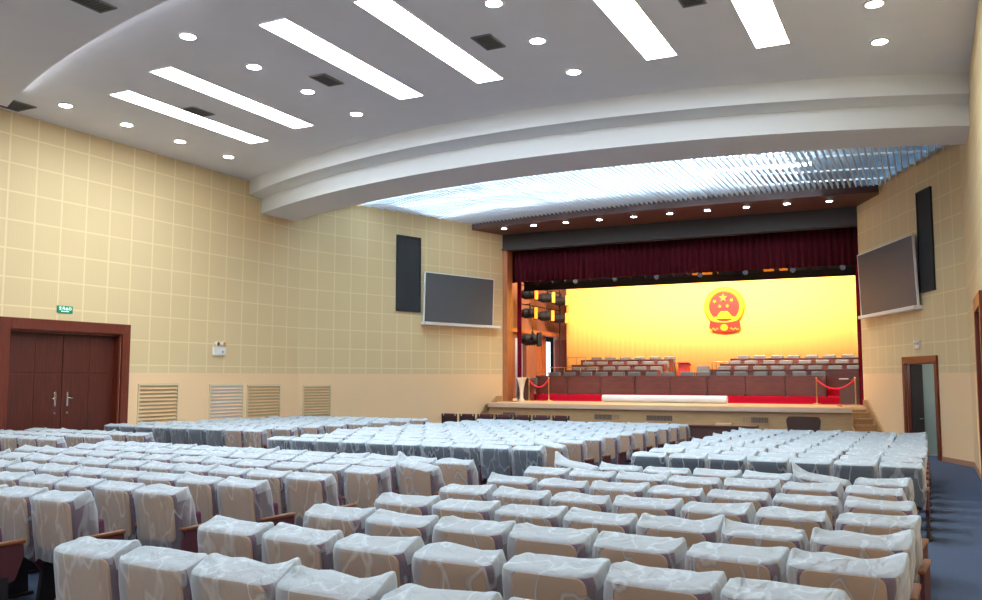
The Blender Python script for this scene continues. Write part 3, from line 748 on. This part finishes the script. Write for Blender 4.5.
for r, (y, z) in enumerate(RIS):
    if r == 0: groups = [(-14.26, 8, 'long')]
    else: groups = [(-13.75-.10*r, 3, 'left'), (-7.75+.12*r, 4, 'right')]
    for (x0, n, nm) in groups:
        for k in range(n):
            x = x0+tw*(k+.5)
            where = f'{RN[r]} stage row' if nm == 'long' else f'{nm} half of the {RN[r]} stage row'
            put(T0, 0, P(x, y+.45, z), f'dark wood table, {where}, {WORDS[k]} from left', 'rostrum tables on the stage')
            for q in (0, 1):
                j = 2*k+q
                put(C0, 1, P(x+(-.33 if q == 0 else .33), y+1.12, z), f'dark upholstered stage chair, {where}, ' + (WORDS[j] if j < 15 else 'last') + ' from left', 'chairs on the stage')
# lectern, lone chair, rails
t = thing('lectern', 'bright red lectern in the middle of the stage between table rows', 'lectern', P(-8.72, 34.75, -.45))
bm = B(); box(bm, (0, 0, .5), (.42, .4, 1.0), .02); obj('body', bm, M['lectern'], t)
bm = B(); box(bm, (0, 0, 1.03), (.5, .5, .05), .01, rot=rx(-.2)); obj('top', bm, M['lectern'], t)
bm = B(); box(bm, (0, 0, .03), (.5, .46, .06), .01); obj('plinth', bm, M['lectern'], t)
dup(C0, P(-8.05, 34.9, -.45), 0, 'single grey chair beside the red lectern on the stage')
def rail(x0, x1, y, z, label, nposts):
    t = thing('guard_rail', label, 'railing', P((x0+x1)/2, y, z), 0, 'brass guard rails on the stage')
    w = (x1-x0)*S
    for k in range(nposts):
        bm = B(); rod(bm, (-w/2+w*k/(nposts-1), 0, 0), (-w/2+w*k/(nposts-1), 0, .92), .018); obj('post', bm, M['brass'], t)
    for h in (.9, .5):
        bm = B(); rod(bm, (-w/2, 0, h), (w/2, 0, h), .018); obj('bar', bm, M['brass'], t)
rail(-14.35, -12.2, 34.15, -.45, 'low brass rail at the left end of the second stage row', 4)
rail(-14.6, -13.75, 37.0, .03, 'short brass rail at the left end of the rear stage row', 3)
rail(-8.05, -7.4, 36.8, -.21, 'brass rail beside the centre steps of the stage', 5)
rail(-14.55, -14.0, 33.4, -.69, 'brass rail behind the left side desk on the stage', 3)
def side_desk(x0, x1, y, label):
    t = thing('side_desk', label, 'desk', P((x0+x1)/2, y, SZ+.012), 0)
    w = (x1-x0)*S
    bm = B(); box(bm, (0, 0, .86), (w, .6, .05), .008); obj('desktop', bm, M['table_wood'], t)
    bm = B(); box(bm, (0, -.25, .43), (w-.06, .03, .82)); obj('front_panel', bm, M['darkbrown'], t)
    for s in (-1, 1):
        bm = B(); box(bm, (s*(w/2-.04), .02, .43), (.04, .5, .83)); obj('side_panel', bm, M['table_wood'], t)
    return t
side_desk(-14.5, -13.95, 31.5, 'small dark side desk at the left edge of the stage')
side_desk(-2.7, -2.0, 32.0, 'dark side desk at the right edge of the stage')
bm = B(); box(bm, P(-2.55, 31.82, 0)+Vector((0, 0, -Zr(0)+Zr(SZ)+.012+.905)), (.3, .2, .03), .004)
tag(obj('paper_stack', bm, M['paper']), 'white stack of paper lying on the right side desk of the stage', 'paper')
dup(C0, P(-14.32, 32.03, SZ+.012), 0, 'dark grey chair behind the left side desk on the stage')
t = thing('flower_pedestal', 'pale tapered pedestal vase at the left edge of the stage', 'pedestal', P(-14.15, 30.95, SZ))
bm = B(); lathe(bm, [(.14, 0), (.15, .04), (.08, .1), (.07, .3), (.10, .55), (.17, .85), (.20, .93), (.17, .93)], 20); obj('pedestal_body', bm, M['fluted'], t, True)
bm = B(); lathe(bm, [(.20, .925), (.215, .94), (.215, .965), (.19, .97)], 20); obj('pedestal_rim', bm, M['fluted'], t, True)
def rope_barrier(pa, pb, z, label, posts=(0, 1)):
    a, b = P(*pa, z), P(*pb, z); t = thing('rope_barrier', label, 'rope barrier', a)
    d = b-a
    for k in posts:
        q = d*k; bm = B(); lathe(bm, [(.15, 0), (.15, .02), (.03, .04), (.022, .06), (.022, .9), (.035, .93), (.01, .97)], 14)
        bmesh.ops.translate(bm, vec=q, verts=bm.verts); obj('post', bm, M['brass'], t, True)
    bm = B(); tube(bm, [d*(i/12)+Vector((0, 0, .88-.32*(1-(2*i/12-1)**2))) for i in range(13)], .028); obj('rope', bm, M['redrope'], t, True)
rope_barrier((-13.85, 31.0), (-13.15, 31.3), SZ+.012, 'red rope barrier drooping at the left side of the stage')
rope_barrier((-3.4, 31.6), (-2.15, 31.15), SZ+.012, 'red rope barrier drooping at the right side of the stage')
bm = B(); a, b = P(-11.05, 31.2, SZ+.14), P(-6.45, 31.2, SZ+.14)
t = thing('white_roll', 'long white roll lying along the front edge of the stage', 'roll', P(-8.65, 31.3, SZ))
n = 24; L = 4.6*S; bm = B(); rod(bm, (-L/2, 0, .145), (L/2, 0, .145), .143, n); obj('roll_sheet', bm, M['roll'], t)
bm = B(); rod(bm, (-L/2-.01, 0, .145), (L/2+.01, 0, .145), .05, 14); obj('core_tube', bm, M['fluted'], t)
# stage lights
def spot(x, y, z, label, s=1.0, gel=True):
    t = thing('stage_light', label, 'stage light', P(x, y, z), math.radians(-62), 'stage lights on the left stage wall')
    bm = B(); rod(bm, (0, -.25*s, 0), (0, .15*s, 0), .20*s, 14, .17*s); rod(bm, (0, -.42*s, 0), (0, -.25*s, 0), .12*s, 12, .18*s)
    for k in range(4): rod(bm, (0, (-.2+.08*k)*s, 0), (0, (-.17+.08*k)*s, 0), .215*s, 14)
    obj('housing', bm, M['black'], t)
    bm = B(); box(bm, (0, .22*s, 0), (.42*s, .12*s, .46*s), .01); cf = obj('colour_frame', bm, M['black'], t)
    bm = B(); box(bm, (0, .285*s, 0), (.40*s, .02, .44*s)); box(bm, (-.215*s, .22*s, 0), (.02, .12*s, .44*s)); box(bm, (.215*s, .22*s, 0), (.02, .12*s, .44*s))
    obj('colour_gel' if gel else 'lens', bm, M['gel'] if gel else M['black_cloth'], cf)
    bm = B()
    for q in (-1, 1): box(bm, (q*.24*s, 0, .12*s), (.02, .05, .3*s))
    box(bm, (0, 0, .27*s), (.5*s, .05, .02)); rod(bm, (0, 0, .27*s), (0, 0, .42*s), .02); obj('yoke', bm, M['black'], t)
for k, (y, z) in enumerate(((34.75, 3.62), (36.7, 3.62), (38.35, 3.62))): spot(-15.45, y, z, f'black spotlight with amber gel, upper row, {WORDS[k]} from the left', 1.15)
for k, (y, z) in enumerate(((34.7, 2.78), (36.6, 2.78), (38.3, 2.78))): spot(-15.45, y, z, f'black spotlight with amber gel, lower row, {WORDS[k]} from the left', 1.15)
t = thing('light_rack', 'dark pipe rack carrying the amber spotlights on the left stage wall', 'rack', P(-15.5, 34.2, SZ))
for y in (34.2, 38.9):
    bm = B(); rod(bm, ((-.25)*S, (y-34.2)*S, .0), ((-.25)*S, (y-34.2)*S, 5.1*S), .035); obj('upright', bm, M['black'], t)
for z in (3.62, 2.78):
    bm = B(); rod(bm, (-.25*S, 0, (z-SZ)*S+.43), (-.25*S, 4.7*S, (z-SZ)*S+.43), .03); rod(bm, (-.25*S, .55*S, (z-SZ)*S+.43), (.05, .55*S, (z-SZ)*S+.43), .02); obj('crossbar', bm, M['black'], t)
spot(-15.2, 34.4, 1.62, 'big dark unlit stage light below the amber spotlights', 1.35, False)
t = thing('lighting_batten', 'black lamp batten hanging just below the red valance', 'batten', P(-8.3, 33.2, 3.95))
bm = B(); box(bm, (-.1, 0, 0), (13.3*S, .12, .12)); box(bm, (-.1, 0, -.22), (13.3*S, .03, .30)); obj('truss', bm, M['black'], t)
bm = B(); box(bm, (-.1, .09, .45), (13.3*S, .03, 1.15)); obj('border_cloth', bm, M['black_cloth'], t)
bm = B()
for x in (-5.6, -1.5, 2.5, 6.2): rod(bm, (x*S, 0, .05), (x*S, 0, (8.0-3.95)*S-.002), .012, 6)
obj('hanging_cable', bm, M['black'], t)
for k in range(22):
    bm = B(); rod(bm, ((-6.0+.56*k)*S, -.12, -.02), ((-6.0+.56*k)*S, -.34, -.08), .09, 10, .11); obj('lamp', bm, M['chrome' if k % 3 == 0 else 'black'], t)
for x in (.9, 3.4):
    bm = B(); box(bm, (x*S, -.24, -.02), (1.0, .12, .10), .01); obj('amber_light_bar', bm, M['gel'], t)
# stairs at both ends of the stage
def stairs(side):
    A = (lambda s, n, z: on_right(s, n, z)) if side == 'right' else (lambda s, n, z: on_left(lFL-s, n, z))
    nst = 6; z_top = Zr(SZ); run = .30; s0 = .35; w = .86
    base = floor_z(29*S); rise = (z_top-base)/(nst+1)
    t = thing('stage_stairs', f'wooden steps up to the stage at its {side} end', 'stairs', A(s0, 0, base))
    inv = t.location
    for k in range(nst):
        z1 = z_top-rise*(k+1); a = s0+run*k
        pts = [A(a, .03, z1-.04)-inv, A(a+run+.02, .03, z1-.04)-inv, A(a+run+.02, w, z1-.04)-inv, A(a, w, z1-.04)-inv]
        bm = B(); prism(bm, pts, (0, 0, .04)); obj('tread', bm, M['stage_wood'], t)
        pts = [A(a+run-.02, .03, base+.01)-inv, A(a+run, .03, base+.01)-inv, A(a+run, w-.02, base+.01)-inv, A(a+run-.02, w-.02, base+.01)-inv]
        bm = B(); prism(bm, pts, (0, 0, z1-.04-base-.01)); obj('riser', bm, M['darkwood'], t)
    pts = [A(s0-.025, .03, base+.01)-inv, A(s0-.005, .03, base+.01)-inv, A(s0-.005, w-.02, base+.01)-inv, A(s0-.025, w-.02, base+.01)-inv]
    bm = B(); prism(bm, pts, (0, 0, z_top-.11-base)); obj('riser', bm, M['darkwood'], t)
    for (n0, n1) in ((.004, .07), (w, w+.07)):
        e = s0+run*nst+.1
        up = .22 if n0 < .1 else .05
        prof = [(s0-.25, base+.01), (e, base+.01), (e, base+.18), (s0+.05, z_top+up), (s0-.25, z_top+up)]
        bm = B(); prism(bm, [A(s, n0, z)-inv for s, z in prof], A(0, n1, 0)-A(0, n0, 0)); obj('stringer', bm, M['stage_wood'], t)
M['grille_brown'] = mat('grille_brown', srgb(120, 98, 74), .6)
M['darkwood'] = wood('step_riser_wood', srgb(150, 110, 72), srgb(172, 130, 90), axis=0)
stairs('right'); stairs('left')
for k, (x, y) in enumerate(((-13.5, 0), (-9.9, 0), (-8.05, 0), (-5.0, 0))):
    t = thing('stage_vent', f'low dark grille in the stage front, {WORDS[k]} from the left', 'vent', P(x, AP(x)+.075, -1.36), 0, 'grilles in the stage front')
    bm = B(); 
    for s in (-1, 1): box(bm, (s*.48, -.006, 0), (.03, .02, .24)); box(bm, (0, -.006, s*.105), (.93, .02, .03))
    obj('frame', bm, M['stage_wood'], t)
    bm = B()
    for q in range(19): box(bm, (-.45+.05*q, -.008, 0), (.016, .014, .2))
    obj('bars', bm, M['grille_brown'], t)
    bm = B(); box(bm, (0, .004, 0), (.93, .006, .19)); obj('backing', bm, M['darkbrown'], t)
# ------------------------------------------------------------------ theatre seats
PITCH = .572
def cover_mesh(seed, ears, slump=0, hem=.42):
    """a plastic bag pulled over the backrest: tight over the back board, puffed in front, closed on top"""
    rnd = random.Random(seed); bm = B(); n = 36; rows = []
    levels = [hem, .47, .54, .62, .71, .80, .87, .915, .938]
    def surf(t, z, a, li):
        c, s_ = math.cos(a), math.sin(a)
        yr = -.092-.13*(z-.715); yf = .31-.20*t
        yc, hy = (yr+yf)/2, (yf-yr)/2
        hx = .266+.012*math.sin(t*2.8)-(.010*((t-.9)/.1)**2 if t > .9 else 0)
        e = .36
        x = hx*math.copysign(abs(c)**e, c); y = yc+hy*math.copysign(abs(s_)**e, s_)
        return x, y, c, s_, yr, yf
    for li, z in enumerate(levels):
        t = (z-hem)/(levels[-1]-hem); ring = []
        for i in range(n):
            a = 2*math.pi*(i+.5)/n
            x, y, c, s_, yr, yf = surf(t, z, a, li)
            rear = max(0, -s_)**.5
            nz = noise.noise(Vector((x*7+seed*3.1, y*7+seed, z*3.2))); n2 = noise.noise(Vector((x*19+seed, y*19, z*6+seed*2)))
            dd = (.030*nz+.017*n2)*(1-.72*rear)
            x += c*dd*1.2; y += s_*dd
            zz = z
            if li == 0: zz += .03*noise.noise(Vector((a*1.3, seed, 0)))+.012*math.sin(a*5+seed)
            g = max(0, (t-.55)/.45)
            zz += g*(y-yr)*.20                        # the top slopes up towards the front
            for (sg, amt) in zip((-1, 1), ears):
                if x*sg > .12:
                    w = min(1, (x*sg-.12)/.14)*max(0, min(1, (y-yr)/.16)); x += sg*amt*.40*g*w; zz += amt*.62*g*w*w
            zz += slump*g*x*.6
            ring.append(bm.verts.new((x, y, zz)))
        rows.append(ring)
    for li, (a, b) in enumerate(zip(rows, rows[1:])):
        for i in range(n):
            f = bm.faces.new((a[i], a[(i+1) % n], b[(i+1) % n], b[i]))
            if li >= len(levels)-3 and not (math.sin(2*math.pi*(i+1)/n) < -.3): f.material_index = 1
    prev = rows[-1]
    cy = sum(v.co.y for v in prev)/n
    for k, (q, up) in enumerate(((.93, .008), (.66, .010), (.34, .006))):
        ring = []
        for v in rows[-1]:
            x, y = v.co.x*(.985 if k == 0 else .97-.03*k), cy+(v.co.y-cy)*q
            wr = .019*noise.noise(Vector((x*11+seed, y*17, k+seed)))
            ring.append(bm.verts.new((x, y, v.co.z*q+(1-q)*(sum(u.co.z for u in rows[-1])/n+slump*x*.6)+up+wr)))
        for i in range(n):
            f = bm.faces.new((prev[i], prev[(i+1) % n], ring[(i+1) % n], ring[i])); f.material_index = 1
        prev = ring
    for i in range(n//2):
        a, b = prev[i], prev[(i+1) % n]; c, d = prev[(n-i-2) % n], prev[(n-i-1) % n]
        vs = []
        for v in (a, b, c, d):
            if v not in vs: vs.append(v)
        if len(vs) >= 3:
            try: f = bm.faces.new(vs); f.material_index = 1
            except ValueError: pass
    return bm
def seat_parts(kind):
    """shared meshes of one seat: x across, +y towards the stage, z up from the floor"""
    parts = []
    fab = M['navyfab'] if kind == 'blue' else M['seatfab']
    bm = B(); box(bm, (0, .055, .675), (.49, .16, .50), .05, rot=rx(.13), seg=3); parts.append(('seat_back', bm, fab, True))
    if kind != 'blue':
        bm = B(); prism(bm, [(x, 0, z) for x, z in rounded_rect(.43, .41, .05, 4)], (0, -.016, 0))
        bmesh.ops.transform(bm, matrix=Matrix.Translation((0, -.040, .725)) @ rx(.13), verts=bm.verts); parts.append(('back_board', bm, M['tan'], False))
    bm = B(); box(bm, (0, .235, .56), (.46, .11, .40), .04, rot=rx(.10), seg=3); parts.append(('seat_cushion', bm, M['seatfab'], True))
    return parts
def arm_parts(sx):
    bm = B(); box(bm, (sx*PITCH/2, .19, .635), (.052, .46, .035), .015, seg=3); a = ('armrest', bm, M['armwood'], True)
    bm = B(); prism(bm, [(sx*PITCH/2-.018, y, z) for y, z in ((-.02, .40), (.0, .614), (.40, .614), (.41, .52), (.34, .34), (.08, .28))], (.036, 0, 0)); b = ('arm_panel', bm, M['armred'], False)
    bm = B(); prism(bm, [(sx*PITCH/2-.022, y, z) for y, z in ((.02, .03), (.06, .38), (.28, .38), (.30, .03))], (.044, 0, 0)); box(bm, (sx*PITCH/2, .16, .015), (.09, .36, .03), .006); c = ('pedestal', bm, M['seatleg'], False)
    return [a, b, c]
VARI = [(1, (.0, .05)), (2, (.03, .02)), (3, (.01, .01)), (4, (.0, .09)), (5, (.03, .06)), (6, (.08, .0)), (7, (.0, .0)), (8, (.02, .04)), (9, (.05, .10))]
def bake(p):
    name, bm, m, smooth = p
    me = bpy.data.meshes.new(name); bmesh.ops.recalc_face_normals(bm, faces=bm.faces); bm.to_mesh(me); bm.free(); [me.materials.append(q) for q in (m if isinstance(m, tuple) else (m,))]
    if smooth:
        for q in me.polygons: q.use_smooth = True
    return name, me
COVERS = []
for sd, ears in VARI:
    me = bake(('plastic_cover', cover_mesh(sd, ears), (M['film'], M['film_top']), True))[1]; COVERS.append(me)
MESSY = bake(('plastic_cover', cover_mesh(21, (.16, .0), -.22, .60), (M['film'], M['film_top']), True))[1]
SETS = {}
for kind in ('plain', 'blue'):
    for left in (0, 1):
        pr = seat_parts(kind)+arm_parts(1)+(arm_parts(-1) if left else [])
        SETS[kind, left] = [bake(p) for p in pr]
# blocks: name, rows (y of the right-hand seat, x of the right-hand seat, count), tilt
near_right = [3.25, 4.22, 5.10, 6.00, 7.00, 8.06, 9.2, 10.15]
near_mid = [(4.3, -6.85, 11), (5.02, -6.55, 11), (5.80, -6.22, 12), (6.62, -6.02, 12), (7.50, -5.90, 12), (8.42, -5.82, 12), (9.28, -5.64, 12), (10.10, -5.58, 13)]
rows = []
NR = len(near_right)
for i, y in enumerate(near_right): rows.append(('rear right block', 'behind', NR-1-i, (-.76, -.62, -.44, -.42, -.38, -.40, -.50, -.48)[i], y, 7, -.075, .585))
for i, (y, x, n) in enumerate(near_mid): rows.append(('rear middle block', 'behind', len(near_mid)-1-i, x, y, n, -.05, .572))
for i, y in enumerate((10.75, 11.75, 12.75)): rows.append(('rear left block', 'behind', 2-i, -14.35, y, 7, -.05, .573))
for k in range(10): rows.append(('front right block', 'before', k, -.36, 12.85+.93*k, 7, -.02, .572))
for k in range(11): rows.append(('front middle block', 'before', k, -5.93, 13.2+.97*k, 10 if k < 3 else 11, 0, .573))
for k in range(8): rows.append(('front left block', 'before', k, -13.5, 15.2+1.0*k, 9, -.02, .575))
seats = []
for (blk, side, k, x0, y0, n, tilt, pit) in rows:
    for j in range(n):
        x = x0-pit*j; y = y0+tilt*(-pit*j)
        if x < XL*S+.32: continue
        if y > AL[1]*S and x < AL[0]*S+(y-AL[1]*S)/((BL[1]-AL[1])/(BL[0]-AL[0]))+.4: continue
        blue = side == 'before' and k == 0 and not (blk == 'front left block' and j < 2)
        seats.append((x, y, blk, side, k, j, n, 'blue' if blue else 'plain', math.atan(tilt)))
seats.sort(key=lambda s: s[0]**2+s[1]**2)
random.seed(11)
PROTO = {}
def place(x, y, kind, left, cover, ang, label, group):
    key = (kind, left, cover.name)
    loc = (x, y, floor_z(y))
    if key not in PROTO:
        t = thing('theatre_seat', label, 'seat', loc, ang, group)
        kids = []
        for nm, me in SETS[kind, left]+[('plastic_cover', cover)]:
            o = bpy.data.objects.new(nm, me); COL.objects.link(o); o.parent = t; kids.append(o)
        KIDS[t.name] = kids; PROTO[key] = t; return
    dup(PROTO[key], loc, ang, label, group)
far = []
for i, (x, y, blk, side, k, j, n, kind, ang) in enumerate(seats):
    left = 1 if j == n-1 else 0
    cov = COVERS[random.randrange(len(COVERS))]
    if (blk == 'front middle block' and k == 1 and j == 0) or (blk == 'rear middle block' and k == 1 and j == 0) or (blk == 'rear right block' and k == 0 and j in (1, 6)): cov = MESSY
    ang += random.uniform(-.03, .03)
    if i >= 300:
        far.append((x, y, kind, left, cov, ang)); continue
    what = 'plastic-wrapped slate-backed' if kind == 'blue' else 'plastic-wrapped tan-backed'
    place(x, y, kind, left, cov, ang, f'{what} seat, {blk}, {WORDS[k]} row {side.replace("before", "past")} cross aisle, {WORDS[j]} from right', 'plastic wrapped theatre seats')
# the remaining small far seats in one mesh
vs, fs, mi, sm, mats = [], [], [], [], []
for (x, y, kind, left, cov, ang) in far:
    T = Matrix.Translation((x, y, floor_z(y))) @ rzm(ang)
    for nm, me in SETS[kind, left]+[('plastic_cover', cov)]:
        for m in me.materials:
            if m not in mats: mats.append(m)
        ix = [mats.index(m) for m in me.materials]; o = len(vs)
        vs += [tuple(T @ v.co) for v in me.vertices]
        for p in me.polygons:
            fs.append([o+q for q in p.vertices]); mi.append(ix[p.material_index]); sm.append(p.use_smooth)
if far:
    me = bpy.data.meshes.new('distant_seats'); me.from_pydata(vs, [], fs)
    for m in mats: me.materials.append(m)
    me.polygons.foreach_set('material_index', mi); me.polygons.foreach_set('use_smooth', sm)
    o = bpy.data.objects.new('distant_seats', me); COL.objects.link(o)
    tag(o, 'mass of small plastic-wrapped theatre seats filling the far rows near the stage', 'seats'); o['kind'] = 'stuff'
# ------------------------------------------------------------------ furniture before the stage
t0 = None
for k in range(7):
    x = -13.75+.62*k; y = 24.75+.05*k
    lab = f'dark wooden armchair in the uncovered row before the stage, {WORDS[k]} from left'
    if t0 is None:
        t0 = thing('wooden_armchair', lab, 'chair', (x, y, floor_z(y)), 0, 'uncovered armchairs before the stage')
        bm = B(); box(bm, (0, .05, .46), (.5, .48, .08), .02); obj('seat', bm, M['chair_brown'], t0)
        bm = B(); box(bm, (0, -.2, .78), (.46, .06, .48), .02, rot=rx(.12)); obj('backrest', bm, M['chair_brown'], t0)
        bm = B(); box(bm, (0, -.235, 1.04), (.38, .05, .09), .02); obj('crest_rail', bm, M['armred'], t0)
        for s in (-1, 1):
            bm = B(); box(bm, (s*.27, .03, .66), (.06, .46, .04), .012); obj('armrest', bm, M['armwood'], t0)
            bm = B(); rod(bm, (s*.255, -.22, 0), (s*.255, -.24, 1.08), .028); obj('back_post', bm, M['black'], t0)
            bm = B(); rod(bm, (s*.26, .24, 0), (s*.26, .24, .645), .024); obj('leg', bm, M['black'], t0)
        remember(t0)
    else: dup(t0, (x, y, floor_z(y)), 0, lab)
y = 23.8
t = thing('low_desk', 'dark low desk before the stage between the front seat blocks', 'desk', (-4.95, y, floor_z(y)))
bm = B(); box(bm, (0, 0, .93), (1.75, .6, .05), .008); obj('desktop', bm, M['darkbrown'], t)
bm = B(); box(bm, (0, -.24, .46), (1.7, .03, .88)); obj('front_panel', bm, M['darkbrown'], t)
for s in (-1, 1):
    bm = B(); box(bm, (s*.83, .02, .45), (.04, .5, .9)); obj('side_panel', bm, M['darkbrown'], t)
bm = B(); box(bm, (0, 0, .0), (.42, .24, .06), .006); tag(obj('document_tray', bm, M['armtan'], loc=(-4.9, y-.12, floor_z(y)+.986)), 'pale tray lying on the low dark desk before the stage', 'tray')
y = 24.0
t = thing('leather_chair', 'dark brown rounded high-back chair standing before the stage, right of centre', 'chair', (-2.9, y, floor_z(y)))
bm = B(); prism(bm, [(x*.84, 0, z) for x, z in rounded_rect(1, .62, .16, 5)], (0, .12, 0))
for v in bm.verts: v.co.x *= .80+.26*(v.co.z+.31)/.62
bmesh.ops.translate(bm, vec=(0, -.3, .92), verts=bm.verts); obj('backrest', bm, M['chair_brown'], t)
bm = B(); box(bm, (0, .05, .48), (.62, .58, .16), .05); obj('seat', bm, M['chair_brown'], t)
for s in (-1, 1):
    bm = B(); box(bm, (s*.35, .05, .60), (.1, .5, .12), .03); obj('armrest', bm, M['chair_brown'], t)
bm = B(); rod(bm, (0, 0, .05), (0, 0, .42), .04)
for k in range(5): a = 2*math.pi*k/5; rod(bm, (0, 0, .10), (.3*math.cos(a), .3*math.sin(a), .035), .03)
obj('swivel_base', bm, M['black'], t)
# ------------------------------------------------------------------ lights of the stage
def area(name, loc, target, size, size_y, energy, col):
    l = bpy.data.lights.new(name, 'AREA'); l.shape = 'RECTANGLE'; l.size = size; l.size_y = size_y; l.energy = energy; l.color = col
    o = bpy.data.objects.new(name, l); COL.objects.link(o); o.location = loc
    o.rotation_euler = (Vector(target)-Vector(loc)).to_track_quat('-Z', 'Y').to_euler(); return o
def spotl(name, loc, target, energy, col, ang, blend=.8, r=.2):
    l = bpy.data.lights.new(name, 'SPOT'); l.energy = energy; l.color = col; l.spot_size = math.radians(ang); l.spot_blend = blend; l.shadow_soft_size = r
    o = bpy.data.objects.new(name, l); COL.objects.link(o); o.location = loc
    o.rotation_euler = (Vector(target)-Vector(loc)).to_track_quat('-Z', 'Y').to_euler(); return o
for k, x in enumerate((-13.2, -11.0, -8.8, -6.6, -4.4, -2.6)):
    spotl('backdrop_lamp', P(x, 36.6, 6.0), P(x+.3, CY, 2.4), 300, (1, .74, .0), 140, 1)
area('backdrop_flood', P(-8.2, 36.2, 6.4), P(-8.2, CY, 1.6), 11, .5, 200, (1, .62, .02))
area('backdrop_low_flood', P(-8.2, 33.9, 5.3), P(-8.2, CY, .3), 13, .4, 2300, (1, .71, .60))
for x in (-12.5, -8.2, -4.0): spotl('stage_lamp', P(x, 33.0, 6.6), P(x, 34.4, -.6), 1700, (1, .82, .66), 80, .7)
area('stage_work_light', P(-8.3, 34.8, 7.4), P(-8.3, 34.8, 0), 10, 4, 380, (1, .80, .62))
spotl('apron_lamp_left', P(-12, 29.6, 5.5), P(-12, 29.8, SZ), 700, (1, .82, .6), 110, 1)
spotl('apron_lamp_right', P(-4.5, 29.6, 5.5), P(-4.5, 29.8, SZ), 700, (1, .82, .6), 110, 1)
# passage light
pl = bpy.data.lights.new('passage_lamp', 'POINT'); pl.energy = 30; pl.shadow_soft_size = .2
po = bpy.data.objects.new('passage_lamp', pl); COL.objects.link(po); po.location = d2.location + rzm(aR) @ Vector((.5, 1.0, 2.6))
pl = bpy.data.lights.new('wing_lamp', 'POINT'); pl.energy = 60; pl.shadow_soft_size = .2
po = bpy.data.objects.new('wing_lamp', pl); COL.objects.link(po); po.location = P(SXL-.8, 37.3, 1.7)
w = bpy.data.worlds.new('world'); scene.world = w; w.use_nodes = True
w.node_tree.nodes['Background'].inputs[0].default_value = (.5, .5, .55, 1); w.node_tree.nodes['Background'].inputs[1].default_value = .02
# ------------------------------------------------------------------ camera
cam = bpy.data.cameras.new('camera'); cam.sensor_width = 36; cam.lens = 869.9*36/982; cam.clip_start = .05; cam.clip_end = 200
co = bpy.data.objects.new('camera', cam); COL.objects.link(co); co.location = (0, 0, EYE)
co.rotation_euler = (math.radians(90+5.07), 0, math.radians(26.57)); scene.camera = co
scene.view_settings.view_transform = 'Standard'; scene.view_settings.look = 'None'; scene.view_settings.gamma = 1
scene.view_settings.use_curve_mapping = False; scene.view_settings.exposure = 0
scene.cycles.transparent_max_bounces = 24
scene.cycles.max_bounces = 8; scene.cycles.diffuse_bounces = 5; scene.cycles.sample_clamp_indirect = 6
